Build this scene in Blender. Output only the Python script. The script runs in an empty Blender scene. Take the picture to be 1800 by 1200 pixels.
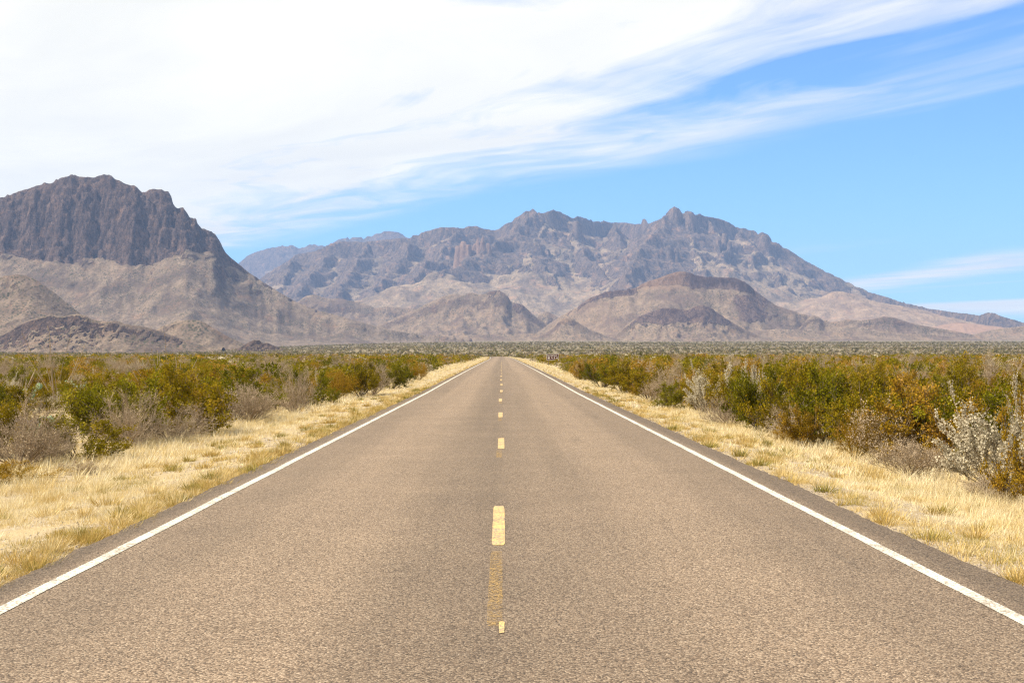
import bpy, math, random
import numpy as np
from mathutils import Vector

random.seed(7)
rng = np.random.default_rng(11)
sc = bpy.context.scene
C = sc.collection

# ------------------------------------------------------------------ camera
FPX, HX, HY = 2374.0, 882.0, 624.0          # focal length and horizon point, in units of an 1800 wide frame
cam_d = bpy.data.cameras.new('camera')
cam = bpy.data.objects.new('camera', cam_d)
C.objects.link(cam)
sc.camera = cam
cam_d.sensor_width = 36.0
cam_d.lens = 36.0 * FPX / 1800.0
cam_d.shift_x = (900.0 - HX) / 1800.0
cam_d.shift_y = (HY - 600.0) / 1800.0
cam_d.clip_start = 0.1
cam_d.clip_end = 60000
cam.location = (0, 0, 1.7)
cam.rotation_euler = (math.radians(90), 0, 0)

# ------------------------------------------------------------------ light, sky, exposure
SUN_EL, SUN_AZ = 52.0, -95.0                # azimuth in degrees clockwise from +Y (the view)
world = bpy.data.worlds.new('World')
sc.world = world
world.use_nodes = True
wn, wl = world.node_tree.nodes, world.node_tree.links
wn.clear()


def nd(nodes, kind, **kw):
    n = nodes.new(kind)
    for k, v in kw.items():
        if k in n.bl_rna.properties:
            setattr(n, k, v)
        else:
            n.inputs[k].default_value = v
    return n


class G:
    """small helper that writes shader maths"""
    def __init__(s, tree):
        s.t, s.n, s.l = tree, tree.nodes, tree.links

    def put(s, sock, v):
        if hasattr(v, 'is_output') or isinstance(v, bpy.types.NodeSocket):
            s.l.new(v, sock)
        else:
            if sock.type == 'RGBA' and not isinstance(v, (int, float)) and len(v) == 3:
                v = (*v, 1)
            sock.default_value = v

    def m(s, op, a, b=0.0, c=0.0, clamp=False):
        n = s.n.new('ShaderNodeMath')
        n.operation = op
        n.use_clamp = clamp
        s.put(n.inputs[0], a); s.put(n.inputs[1], b); s.put(n.inputs[2], c)
        return n.outputs[0]

    def vm(s, op, a, b=(0, 0, 0)):
        n = s.n.new('ShaderNodeVectorMath')
        n.operation = op
        s.put(n.inputs[0], a); s.put(n.inputs[1], b)
        return n.outputs[0]

    def ss(s, v, lo, hi, a=0.0, b=1.0):
        n = s.n.new('ShaderNodeMapRange')
        n.interpolation_type = 'SMOOTHSTEP'
        s.put(n.inputs[0], v)
        for i, q in enumerate((lo, hi, a, b)):
            n.inputs[1 + i].default_value = q
        return n.outputs[0]

    def noise(s, vec, scale, detail=3.0, rough=0.5, dist=0.0, col=False, kind='NOISE'):
        n = s.n.new('ShaderNodeTexNoise')
        s.put(n.inputs['Vector'], vec)
        n.inputs['Scale'].default_value = scale
        n.inputs['Detail'].default_value = detail
        n.inputs['Roughness'].default_value = rough
        n.inputs['Distortion'].default_value = dist
        return n.outputs[1 if col else 0]

    def voro(s, vec, scale, feature='F1', out=0, rnd=1.0):
        n = s.n.new('ShaderNodeTexVoronoi')
        n.feature = feature
        s.put(n.inputs['Vector'], vec)
        n.inputs['Scale'].default_value = scale
        n.inputs['Randomness'].default_value = rnd
        return n.outputs[out]

    def mix(s, f, a, b, mode='MIX'):
        n = s.n.new('ShaderNodeMix')
        n.data_type = 'RGBA'
        n.blend_type = mode
        s.put(n.inputs[0], f); s.put(n.inputs[6], a); s.put(n.inputs[7], b)
        return n.outputs[2]

    def mapping(s, vec, scale=(1, 1, 1), loc=(0, 0, 0), rot=(0, 0, 0)):
        n = s.n.new('ShaderNodeMapping')
        s.put(n.inputs[0], vec)
        n.inputs['Scale'].default_value = scale
        n.inputs['Location'].default_value = loc
        n.inputs['Rotation'].default_value = rot
        return n.outputs[0]

    def ramp(s, f, stops):
        n = s.n.new('ShaderNodeValToRGB')
        s.put(n.inputs[0], f)
        e = n.color_ramp.elements
        while len(e) < len(stops):
            e.new(0.5)
        for i, (p, c) in enumerate(stops):
            e[i].position = p
            e[i].color = (*c, 1) if len(c) == 3 else c
        return n.outputs[0]

    def attr(s, name, out='Fac'):
        n = s.n.new('ShaderNodeAttribute')
        n.attribute_name = name
        return n.outputs[out]

    def bump(s, h, dist, strength=1.0):
        n = s.n.new('ShaderNodeBump')
        s.put(n.inputs['Height'], h)
        n.inputs['Distance'].default_value = dist
        n.inputs['Strength'].default_value = strength
        return n.outputs[0]


SKY_GAIN = 0.10
gw = G(world.node_tree)
sky = wn.new('ShaderNodeTexSky')
sky.sky_type = 'NISHITA'
sky.sun_disc = False
sky.sun_elevation = math.radians(SUN_EL)
sky.sun_rotation = math.radians(SUN_AZ)
sky.altitude = 900
sky.air_density = 1.0
sky.dust_density = 0.6
sky.ozone_density = 2.0
tc = wn.new('ShaderNodeTexCoord')
sep = wn.new('ShaderNodeSeparateXYZ')
wl.new(tc.outputs['Generated'], sep.inputs[0])
# cirrus layer: the view ray meets a flat sheet of cloud, so streaks converge at the horizon
dz = gw.m('MAXIMUM', gw.m('ADD', sep.outputs[2], 0.004), 0.012)
qx = gw.m('DIVIDE', sep.outputs[0], dz)
qy = gw.m('DIVIDE', sep.outputs[1], dz)
ax, ay = qx, gw.m('ADD', qy, -7.1)
S = gw.m('ADD', gw.m('MULTIPLY', gw.m('ADD', ax, -0.35), -0.867), gw.m('MULTIPLY', ay, -0.499))   # across the streaks
T = gw.m('ADD', gw.m('MULTIPLY', gw.m('ADD', ax, -0.35), -0.499), gw.m('MULTIPLY', ay, 0.867))    # along the streaks
comb = wn.new('ShaderNodeCombineXYZ')
wl.new(S, comb.inputs[0]); wl.new(T, comb.inputs[1])
ST = comb.outputs[0]
warp = gw.vm('SCALE', gw.vm('SUBTRACT', gw.noise(ST, 0.35, 3, 0.55, col=True), (0.5, 0.5, 0.5)))
warp.node.inputs['Scale'].default_value = 1.1
STw = gw.vm('ADD', ST, warp)
str1 = gw.noise(gw.mapping(STw, (1.0, 0.30, 1)), 1.6, 7, 0.55, 0.8)
str2 = gw.noise(gw.mapping(STw, (1.0, 0.42, 1), (3, 7, 0), (0, 0, 0.35)), 2.4, 7, 0.55, 0.9)
sepw = wn.new('ShaderNodeSeparateXYZ')
wl.new(STw, sepw.inputs[0])
Sw = sepw.outputs[0]
Tneg = gw.m('MINIMUM', T, 0.0)
Sb = gw.m('ADD', Sw, gw.m('MULTIPLY', Tneg, 0.30))
# the bank: rises from nothing at its lower edge to a full sheet
edge = gw.ss(Sw, -0.38, 0.42)
body = gw.m('ADD', gw.ss(Sb, -0.4, 1.9), gw.ss(S, 1.4, 2.6, 0, 0.5))
gap = gw.m('MULTIPLY', gw.ss(gw.m('ABSOLUTE', gw.m('ADD', gw.m('ADD', Sw, -0.85), gw.m('MULTIPLY', gw.m('ADD', T, 1.93), -0.38))), 0.62, 0.04), gw.ss(T, -0.9, -2.7, 0.0, 1.0))
dens = gw.m('ADD', gw.m('MULTIPLY', edge, gw.ss(str1, 0.30, 0.68, 0.10, 0.85)), gw.m('MULTIPLY', body, 0.72))
dens = gw.m('ADD', dens, gw.m('MULTIPLY', gw.m('MULTIPLY', gw.m('SUBTRACT', str2, 0.5), 1.1), edge))
dens = gw.m('SUBTRACT', dens, gw.m('MULTIPLY', gap, 0.55))
# thin wisps low in the clear part of the sky
low = gw.m('MULTIPLY', gw.ss(gw.noise(gw.mapping(STw, (0.55, 0.12, 1), (5.3, 2.1, 0)), 0.62, 5, 0.6, 0.3), 0.52, 0.72), gw.ss(S, -3.5, -6.5))
low = gw.m('MULTIPLY', low, 0.55)
low2 = gw.m('MULTIPLY', gw.ss(gw.noise(gw.mapping(ST, (1.1, 0.22, 1), (9.3, 4.4, 0)), 0.9, 5, 0.6, 0.2), 0.56, 0.74), gw.ss(S, -1.0, -0.1))
low = gw.m('ADD', low, gw.m('MULTIPLY', low2, 0.45))
# a streak and a veil low on the right
wl1 = gw.m('ADD', gw.m('ADD', Sw, 8.2), gw.m('MULTIPLY', gw.m('ADD', T, -5.0), 0.48))
wis = gw.m('MULTIPLY', gw.ss(gw.m('ABSOLUTE', wl1), 1.1, 0.1), gw.m('MULTIPLY', gw.ss(T, 1.5, 3.0), gw.ss(T, 11.0, 7.0)))
wis = gw.m('MULTIPLY', wis, gw.ss(str1, 0.3, 0.62, 0.45, 1.0))
veil = gw.m('MULTIPLY', gw.m('MULTIPLY', gw.ss(Sw, -13.6, -15.2), gw.ss(S, -24.0, -18.0)), gw.ss(T, 17.0, 11.0, 0.0, 0.95))
low = gw.m('MAXIMUM', low, gw.m('MAXIMUM', wis, veil))
dens = gw.m('MAXIMUM', dens, low)
dens = gw.m('MULTIPLY', dens, 1.0, clamp=True)
dens = gw.m('MULTIPLY', dens, gw.ss(sep.outputs[2], 0.0, 0.03))
skyc = gw.mix(1.0, sky.outputs[0], (0.56, 0.88, 1.30), 'MULTIPLY')
cvar = gw.ss(gw.noise(gw.mapping(STw, (0.8, 0.3, 1), (2, 9, 0)), 1.1, 5, 0.6, 0.3), 0.3, 0.7)
CLOUD = gw.mix(cvar, (6.1, 6.0, 5.6), (7.2, 6.95, 6.15))
final = gw.mix(dens, skyc, CLOUD)
bg = wn.new('ShaderNodeBackground')
wl.new(final, bg.inputs[0])
bg.inputs[1].default_value = SKY_GAIN
wo = wn.new('ShaderNodeOutputWorld')
wl.new(bg.outputs[0], wo.inputs[0])

sun_d = bpy.data.lights.new('sun', 'SUN')
sun_d.energy = 5.0
sun_d.angle = math.radians(0.53)
sun_d.color = (1.0, 0.91, 0.77)
sun = bpy.data.objects.new('sun', sun_d)
C.objects.link(sun)
el, az = math.radians(SUN_EL), math.radians(SUN_AZ)
sdir = Vector((math.sin(az) * math.cos(el), math.cos(az) * math.cos(el), math.sin(el)))
sun.rotation_euler = (-sdir).to_track_quat('-Z', 'Y').to_euler()
sun.location = (-40, 0, 60)

sc.view_settings.view_transform = 'Standard'
sc.view_settings.look = 'None'
sc.view_settings.gamma = 1.0
sc.view_settings.exposure = 0.80
sc.view_settings.use_curve_mapping = False
sc.render.engine = 'CYCLES'
cy = sc.cycles
cy.max_bounces = 6
cy.diffuse_bounces = 3
cy.transmission_bounces = 4
cy.volume_bounces = 0
cy.use_denoising = True
cy.denoiser = 'OPENIMAGEDENOISE'
cy.denoising_prefilter = 'NONE'
cy.pixel_filter_type = 'BLACKMAN_HARRIS'
cy.filter_width = 1.25
cy.denoising_input_passes = 'RGB_ALBEDO_NORMAL'
cy.sample_clamp_indirect = 6.0

# ------------------------------------------------------------------ helpers
def hsh(ix, iy, s):
    n = (ix * 374761393 + iy * 668265263 + s * 974634777) & 0xffffffff
    n = ((n ^ (n >> 13)) * 1274126177) & 0xffffffff
    n = ((n ^ (n >> 16)) * 2246822519) & 0xffffffff
    return ((n ^ (n >> 15)) & 0xffff) / 65535.0


def pn(x, y, s=0):
    """gradient noise about -1..1"""
    x = np.asarray(x, float); y = np.asarray(y, float)
    ix = np.floor(x).astype(np.int64); iy = np.floor(y).astype(np.int64)
    fx, fy = x - ix, y - iy
    u = fx * fx * fx * (fx * (fx * 6 - 15) + 10)
    v = fy * fy * fy * (fy * (fy * 6 - 15) + 10)

    def g(a, b, dx, dy):
        t = hsh(ix + a, iy + b, s) * 2 * math.pi
        return np.cos(t) * dx + np.sin(t) * dy
    a = g(0, 0, fx, fy); b = g(1, 0, fx - 1, fy); c = g(0, 1, fx, fy - 1); d = g(1, 1, fx - 1, fy - 1)
    return ((a + (b - a) * u) * (1 - v) + (c + (d - c) * u) * v) * 1.5


def fbm(x, y, s=0, o=4, r=0.5):
    t = 0; a = 1.0; n = 0
    for i in range(o):
        t = t + a * pn(x * 2 ** i, y * 2 ** i, s + i * 17); n += a; a *= r
    return t / n


def ridged(x, y, s=0, o=4, r=0.5):
    t = 0; a = 1.0; n = 0
    for i in range(o):
        t = t + a * (1 - np.abs(pn(x * 2 ** i, y * 2 ** i, s + i * 31)) * 1.6); n += a; a *= r
    return np.clip(t / n, -0.2, 1)


def sst(v, lo, hi):
    t = np.clip((v - lo) / (hi - lo), 0, 1)
    return t * t * (3 - 2 * t)


def raw_mesh(name, V, F, attrs=None, smooth=False, cattr=None, mats=None, midx=None):
    """V (n,3); F (m,k) of one face size"""
    me = bpy.data.meshes.new(name)
    V = np.ascontiguousarray(V, np.float32); F = np.ascontiguousarray(F, np.int32)
    m, k = F.shape
    me.vertices.add(len(V)); me.vertices.foreach_set('co', V.ravel())
    me.loops.add(m * k); me.loops.foreach_set('vertex_index', F.ravel())
    me.polygons.add(m); me.polygons.foreach_set('loop_start', np.arange(0, m * k, k, dtype=np.int32))
    if midx is not None:
        me.polygons.foreach_set('material_index', np.ascontiguousarray(midx, np.int32))
    me.update(calc_edges=True)
    me.polygons.foreach_set('use_smooth', np.full(m, smooth, dtype=bool))
    for nm, a in (attrs or {}).items():
        at = me.attributes.new(nm, 'FLOAT', 'POINT' if len(a) == len(V) else 'FACE')
        at.data.foreach_set('value', np.ascontiguousarray(a, np.float32).ravel())
    for mt in (mats or []):
        me.materials.append(mt)
    return me


def link(name, me, parent=None, **props):
    o = bpy.data.objects.new(name, me)
    C.objects.link(o)
    if parent is not None:
        o.parent = parent
    for k, v in props.items():
        o[k] = v
    return o


def grid_faces(nx, ny):
    i = np.arange(nx - 1)[None, :] + nx * np.arange(ny - 1)[:, None]
    return np.stack([i, i + 1, i + 1 + nx, i + nx], -1).reshape(-1, 4)


def grid_mesh(name, xs, ys, Z, attrs=None, mats=None):
    X, Y = np.meshgrid(xs, ys)
    V = np.stack([X, Y, Z], -1).reshape(-1, 3)
    return raw_mesh(name, V, grid_faces(len(xs), len(ys)), {k: v.ravel() for k, v in (attrs or {}).items()}, True, mats=mats)


def new_mat(name):
    m = bpy.data.materials.new(name)
    m.use_nodes = True
    m.node_tree.nodes.clear()
    g = G(m.node_tree)
    out = g.n.new('ShaderNodeOutputMaterial')
    g.out = out
    g.pos = g.n.new('ShaderNodeNewGeometry').outputs['Position']
    return m, g


def principled(g, col, rough=0.9, normal=None, spec=0.2):
    b = g.n.new('ShaderNodeBsdfPrincipled')
    g.put(b.inputs['Base Color'], col)
    g.put(b.inputs['Roughness'], rough)
    b.inputs['Specular IOR Level'].default_value = spec
    if normal is not None:
        g.l.new(normal, b.inputs['Normal'])
    g.l.new(b.outputs[0], g.out.inputs[0])
    return b


# ------------------------------------------------------------------ lie of the land
RZ_Y = [-3000, 0, 60, 93, 139, 213, 420, 560, 640, 740, 900, 1100]
RZ_Z = [0, 0, 0.02, .12, .23, .36, .64, 1.02, 1.0, 0.2, -1.6, -2.2]


def roadz(y):
    return np.interp(y, RZ_Y, RZ_Z)


def roadx(y):
    y = np.asarray(y, float)
    return np.where(y > 330, -((y - 330) ** 2) * 0.00003, 0.0) * 1.0


def plain(x, y):
    """rise of the plain towards the mountains"""
    r = y + 0.05 * np.abs(x)
    h = np.interp(r, [0, 900, 1500, 2300, 3200, 4200, 6000, 9000, 20000], [0, 0, 6.5, 18, 33, 46, 69, 105, 150])
    side = 1 - 0.62 * sst(-x / np.maximum(y, 1), 0.02, 0.30) * sst(y, 300, 1600)
    return h * side


def groundz(x, y):
    x = np.asarray(x, float); y = np.asarray(y, float)
    ax_ = np.abs(x - roadx(y))
    z = roadz(y) + plain(x, y)
    verge = np.interp(ax_, [0, 3.6, 4.1, 6.3, 9, 14], [-0.06, -0.06, -0.035, -0.26, -0.34, -0.22])
    z = z + verge
    far = sst(ax_, 5, 25)
    z = z + far * 0.22 * fbm(x / 9, y / 9, 3, 3) + sst(ax_, 20, 200) * 0.7 * fbm(x / 70, y / 70, 5, 2)
    z = z + sst(ax_, 3.9, 4.6) * 0.03 * fbm(x / 0.9, y / 0.9, 9, 2)
    z = z + sst(np.hypot(x, y), 700, 2500) * 3.0 * fbm(x / 420, y / 300, 8, 3)
    return z


def axis(segs):
    out = []
    for a, b, n in segs:
        out += list(np.linspace(a, b, n, endpoint=False))
    out.append(segs[-1][1])
    return np.array(out)


gx = axis([(-16000, -4000, 24), (-4000, -600, 60), (-600, -100, 60), (-100, -14, 70), (-14, 14, 130), (14, 100, 70), (100, 600, 60), (600, 4000, 60), (4000, 16000, 24)])
gy = axis([(-3000, -100, 20), (-100, 5, 22), (5, 45, 150), (45, 150, 130), (150, 700, 140), (700, 3500, 140), (3500, 16500, 40)])
GX, GY = np.meshgrid(gx, gy)


# ------------------------------------------------------------------ materials of the setting
def mat_ground():
    m, g = new_mat('desert_ground')
    p = g.pos
    sx = g.n.new('ShaderNodeSeparateXYZ'); g.l.new(p, sx.inputs[0])
    n1 = g.noise(p, 0.45, 5, 0.6)
    n2 = g.noise(p, 3.0, 5, 0.6)
    soil = g.ramp(n1, [(0.32, (0.23, 0.165, 0.095)), (0.5, (0.30, 0.23, 0.145)), (0.7, (0.38, 0.31, 0.21))])
    grit = g.voro(p, 38.0, out=1)
    gritv = g.n.new('ShaderNodeSeparateColor'); g.l.new(grit, gritv.inputs[0])
    soil = g.mix(g.ss(n2, 0.4, 0.65, 0.15, 0.6), soil, g.ramp(gritv.outputs[0], [(0, (0.09, 0.07, 0.05)), (0.4, (0.30, 0.25, 0.18)), (1, (0.56, 0.51, 0.41))]))
    # dry straw litter
    soil = g.mix(g.ss(g.noise(p, 1.1, 4, 0.6), 0.42, 0.6, 0, 0.55), soil, (0.38, 0.29, 0.15))
    # far plain: low scrub that is too small to tell apart
    far = g.ss(sx.outputs[1], 160, 900)
    sp = g.voro(p, 0.22, out=0)
    spk = g.ss(sp, 0.55, 0.25)
    band = g.noise(g.mapping(p, (0.0035, 0.016, 0.0)), 1.0, 5, 0.62, 0.4)
    pale = g.mix(g.ss(band, 0.40, 0.62), (0.12, 0.097, 0.055), (0.205, 0.163, 0.10))
    pale = g.mix(g.ss(g.noise(g.mapping(p, (0.004, 0.03, 0), (40, 7, 0)), 1.0, 4, 0.7), 0.60, 0.68, 0, 0.8), pale, (0.44, 0.36, 0.25))
    scr = g.mix(g.noise(p, 0.05, 2), (0.055, 0.052, 0.018), (0.11, 0.085, 0.04))
    scrub = g.mix(g.m('MULTIPLY', spk, g.ss(g.noise(p, 0.012, 4), 0.3, 0.6, 0.5, 0.95)), pale, scr)
    col = g.mix(g.m('MULTIPLY', far, 0.93), soil, scrub)
    nb = g.bump(g.m('ADD', g.noise(p, 26, 4, 0.7), g.m('MULTIPLY', g.voro(p, 38.0), -0.7)), 0.02, 0.8)
    principled(g, col, 0.95, nb, 0.1)
    return m


def mat_road():
    m, g = new_mat('chip_seal_asphalt')
    p = g.pos
    sx = g.n.new('ShaderNodeSeparateXYZ'); g.l.new(p, sx.inputs[0])
    X = sx.outputs[0]
    chips = g.n.new('ShaderNodeTexVoronoi'); g.put(chips.inputs['Vector'], p); chips.inputs['Scale'].default_value = 88
    cc = g.n.new('ShaderNodeSeparateColor'); g.l.new(chips.outputs['Color'], cc.inputs[0])
    fine = g.noise(p, 85, 3, 0.7)
    mixf = g.m('ADD', g.m('MULTIPLY', cc.outputs[0], 0.55), g.m('MULTIPLY', fine, 0.45))
    base = g.ramp(mixf, [(0.16, (0.026, 0.018, 0.010)), (0.36, (0.094, 0.065, 0.042)), (0.56, (0.182, 0.129, 0.086)), (0.76, (0.325, 0.248, 0.174)), (0.90, (0.55, 0.46, 0.345))])
    tint = g.mix(g.ss(cc.outputs[1], 0.55, 0.9, 0, 0.35), base, (0.21, 0.135, 0.08))
    # worn wheel paths lighter, oily lane middles and the crown darker
    st = g.noise(g.mapping(p, (1.9, 0.035, 0)), 1.0, 4, 0.55)
    wheel = g.m('ABSOLUTE', g.m('ADD', g.m('ABSOLUTE', X), -1.75))
    crown = g.ss(g.m('ABSOLUTE', g.m('ADD', X, 0.28)), 0.75, 0.1, 0, 1)
    k = g.m('ADD', g.ss(wheel, 0.9, 0.35, 0.88, 1.06), g.m('MULTIPLY', g.m('ADD', st, -0.5), 0.40))
    k = g.m('ADD', k, g.m('MULTIPLY', crown, -0.13))
    k = g.m('ADD', k, g.m('MULTIPLY', g.m('ADD', g.noise(p, 0.55, 5, 0.65), -0.5), 0.42))
    k = g.m('ADD', k, g.ss(g.noise(g.mapping(p, (3.0, 0.12, 0), (4, 0, 0)), 1.0, 5, 0.7), 0.60, 0.72, 0, -0.16))
    edge = g.ss(g.m('ABSOLUTE', X), 3.38, 3.62)
    k = g.m('MULTIPLY', k, g.m('ADD', 1.0, g.m('MULTIPLY', edge, -0.34)))
    vm = g.n.new('ShaderNodeVectorMath'); vm.operation = 'SCALE'
    g.l.new(tint, vm.inputs[0]); g.l.new(k, vm.inputs['Scale'])
    h = g.m('ADD', g.m('MULTIPLY', chips.outputs['Distance'], -1.0), g.m('MULTIPLY', fine, 0.6))
    principled(g, vm.outputs[0], 0.86, g.bump(h, 0.007, 0.9), 0.35)
    return m


def mat_paint(name, col, wear, scale=1.0):
    m, g = new_mat(name)
    p = g.pos
    sp = g.noise(p, 48, 4, 0.75)
    patch = g.noise(p, 2.3, 4, 0.65)
    f = g.ss(g.m('ADD', sp, g.m('MULTIPLY', patch, 0.35)), 0.60 + wear, 0.72 + wear)
    c = g.mix(f, col, (0.20, 0.155, 0.11))
    c = g.mix(g.ss(g.noise(p, 7, 3), 0.35, 0.75, 0, 0.22), c, (0.38, 0.34, 0.28))
    principled(g, c, 0.75, g.bump(g.noise(p, 60, 3, 0.7), 0.006, 0.8), 0.2)
    return m


def mat_worn_paint():
    m, g = new_mat('old_worn_yellow_paint')
    p = g.pos
    m.blend_method = 'HASHED' if hasattr(m, 'blend_method') else None
    b = g.n.new('ShaderNodeBsdfPrincipled')
    g.put(b.inputs['Base Color'], (0.36, 0.225, 0.07, 1))
    b.inputs['Roughness'].default_value = 0.85
    tr = g.n.new('ShaderNodeBsdfTransparent')
    mx = g.n.new('ShaderNodeMixShader')
    f = g.m('MULTIPLY', g.ss(g.noise(p, 55, 3, 0.8), 0.47, 0.60), g.ss(g.noise(p, 1.3, 3, 0.6), 0.34, 0.58, 0.40, 0.95))
    g.l.new(f, mx.inputs[0]); g.l.new(tr.outputs[0], mx.inputs[1]); g.l.new(b.outputs[0], mx.inputs[2])
    g.l.new(mx.outputs[0], g.out.inputs[0])
    return m


def mat_rock(name, cliff, talus, dark, warm, s=1.0, dots=0.6, stripe=0.5):
    """s scales every texture feature (metres per feature)"""
    m, g = new_mat(name)
    p = g.pos
    rock = g.attr('rock'); tint = g.attr('tint')
    geo = g.n.new('ShaderNodeNewGeometry')
    # vertical streaks on cliffs, blotches everywhere
    vs = g.noise(g.mapping(p, (1.0 / (13 * s), 1.0 / (13 * s), 1.0 / (48 * s))), 1.0, 7, 0.74, 0.6)
    bl = g.noise(p, 1.0 / (38 * s), 7, 0.74, 0.3)
    bl2 = g.noise(p, 1.0 / (170 * s), 5, 0.65, 0.4)
    fine = g.noise(p, 1.0 / (4.5 * s), 5, 0.8)
    run = g.noise(g.mapping(p, (1.0 / (16 * s), 1.0 / (60 * s), 1.0 / (60 * s))), 1.0, 5, 0.7, 0.8)
    strata = g.noise(g.mapping(p, (1.0 / (300 * s), 1.0 / (300 * s), 1.0 / (13 * s)), (0, 0, 0), (0.12, 0.10, 0)), 1.0, 4, 0.7, 0.5)
    cr = g.mix(g.ss(vs, 0.38, 0.60), dark, cliff)
    cr = g.mix(g.ss(strata, 0.56, 0.66, 0, 0.35), cr, tuple(c * 0.55 for c in cliff))
    cr = g.mix(g.ss(bl, 0.54, 0.66, 0, 0.55), cr, warm)
    cr = g.mix(g.ss(fine, 0.53, 0.66, 0, 0.75), cr, tuple(min(1, c * 1.9) for c in cliff))
    cr = g.mix(g.ss(fine, 0.47, 0.36, 0, 0.7), cr, tuple(c * 0.6 for c in dark))
    tl = g.mix(g.ss(bl, 0.38, 0.62), tuple(c * 0.66 for c in talus), talus)
    tl = g.mix(g.ss(bl2, 0.48, 0.60, 0, 0.65), tl, tuple(0.5 * a + 0.5 * b for a, b in zip(dark, cliff)))
    tl = g.mix(g.ss(run, 0.50, 0.64, 0, 0.55), tl, tuple(0.35 * a + 0.65 * b for a, b in zip(dark, cliff)))
    tl = g.mix(g.ss(g.noise(p, 1.0 / (70 * s), 6, 0.75), 0.54, 0.66, 0, 0.55), tl, warm)
    tl = g.mix(g.ss(fine, 0.54, 0.68, 0, 0.5), tl, tuple(min(1, c * 1.35) for c in talus))
    tl = g.mix(g.ss(fine, 0.47, 0.34, 0, 0.75), tl, tuple(c * 0.45 for c in talus))
    dd = g.voro(p, 1.0 / (6.5 * s), out=0)
    dm = g.m('MULTIPLY', g.ss(dd, 0.50, 0.30), g.ss(g.noise(p, 1.0 / (55 * s), 4, 0.6), 0.36, 0.62, 0.15, dots))
    tl = g.mix(dm, tl, (0.055, 0.055, 0.03))
    rk = g.ss(g.m('ADD', rock, g.m('MULTIPLY', g.m('ADD', bl, -0.5), 0.9)), 0.38, 0.62)
    col = g.mix(rk, tl, cr)
    col = g.mix(g.ss(tint, 0.0, 1.0, 0, 1), col, warm)
    dk = g.attr('dark')
    col = g.mix(g.ss(dk, 0.0, 1.0, 0, 0.85), col, tuple(c * 0.85 for c in dark))
    h = g.m('ADD', g.m('MULTIPLY', vs, g.m('MULTIPLY', rk, 1.2 * s)), g.m('MULTIPLY', g.noise(p, 1.0 / (16 * s), 6, 0.7), 0.9 * s))
    principled(g, col, 0.95, g.bump(h, 7.0, 1.0), 0.05)
    return m


M_GROUND = mat_ground()
M_ROAD = mat_road()
M_WHITE = mat_paint('white_line_paint', (0.53, 0.52, 0.46), 0.05)
M_YELLOW = mat_paint('yellow_dash_paint', (0.58, 0.385, 0.14), 0.015)
M_OLD = mat_worn_paint()

link('ground', grid_mesh('ground', gx, gy, groundz(GX, GY), mats=[M_GROUND]), kind='structure')

# ------------------------------------------------------------------ road, pavement edge crumbling, markings
ry = axis([(-30, 5, 40), (5, 60, 420), (60, 200, 300), (200, 900, 140)])


def strip(name, ys, xl, xr, lift, mat, nx=2, drop=0.0, **kw):
    ys = np.asarray(ys, float)
    cols = np.linspace(0, 1, nx)
    x = xl[:, None] * (1 - cols) + xr[:, None] * cols + roadx(ys)[:, None]
    y = np.repeat(ys[:, None], nx, 1)
    cross = 0.02 * (1 - (x - roadx(ys)[:, None]) ** 2 / 12.0)
    z = roadz(y) + lift + cross
    V = np.stack([x, y, z], -1)
    if drop:
        a = V[:, :1].copy(); a[..., 2] -= drop; a[..., 0] -= 0.05
        b = V[:, -1:].copy(); b[..., 2] -= drop; b[..., 0] += 0.05
        V = np.concatenate([a, V, b], 1)
    n = V.shape[1]
    return link(name, raw_mesh(name, V.reshape(-1, 3), grid_faces(n, len(ys)), smooth=not drop, mats=[mat]), **kw)


ragL = -3.70 + 0.09 * fbm(ry / 0.6, ry * 0, 40, 4, .7) + 0.07 * fbm(ry / 5, ry * 0, 41, 2)
ragR = 3.82 + 0.09 * fbm(ry / 0.5, ry * 0, 44, 4, .7) + 0.07 * fbm(ry / 4, ry * 0, 45, 2)
road = strip('road', ry, ragL, ragR, 0.0, M_ROAD, 12, 0.10, kind='structure')
LX, RX = -3.33, 3.33
wob = lambda y, s: 0.012 * fbm(y / 3, y * 0, s, 2)
for x0, w, s in ((LX, 0.055, 51), (RX, 0.058, 55)):
    yy = axis([(-10, 60, 300), (60, 900, 200)])
    e1 = x0 - w + wob(yy, s) + 0.004 * pn(yy * 9, yy * 0, s + 1)
    e2 = x0 + w + wob(yy, s) + 0.004 * pn(yy * 9, yy * 0, s + 2)
    l_ = strip('edge_line_marking', yy, e1, e2, 0.004, M_WHITE, kind='structure')
CX = -0.03


def dash(y0, y1, x0, w, mat, name, lift=0.004):
    yy = np.linspace(y0, y1, 24)
    c = 1 - np.clip((np.abs(yy - (y0 + y1) / 2) / ((y1 - y0) / 2)), 0, 1) ** 24 * 0.25
    e1 = x0 - w * c + 0.004 * pn(yy * 7, yy * 0, 61)
    e2 = x0 + w * c + 0.004 * pn(yy * 7, yy * 0, 62)
    return strip(name, yy, e1, e2, lift, mat, kind='structure')


for i in range(26):
    y0 = 11.9 + 12.19 * i
    if y0 < 440:
        dash(y0, y0 + 3.1, CX + 0.02 * math.sin(i * 1.7) - (0.0 if i else 0.0), 0.06, M_YELLOW, 'centre_line_dash')
        if i < 8:
            dash(8.35 if i == 0 else y0 - 2.0, y0 - 0.35, CX - 0.015, 0.050, M_OLD, 'worn_centre_dash')
dash(8.15, 8.5, CX + 0.030, 0.017, M_YELLOW, 'centre_line_dash')

# ------------------------------------------------------------------ mountains
def zat(py, D):
    return 1.7 + (HY - py) / FPX * D


CREST = {}


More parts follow.
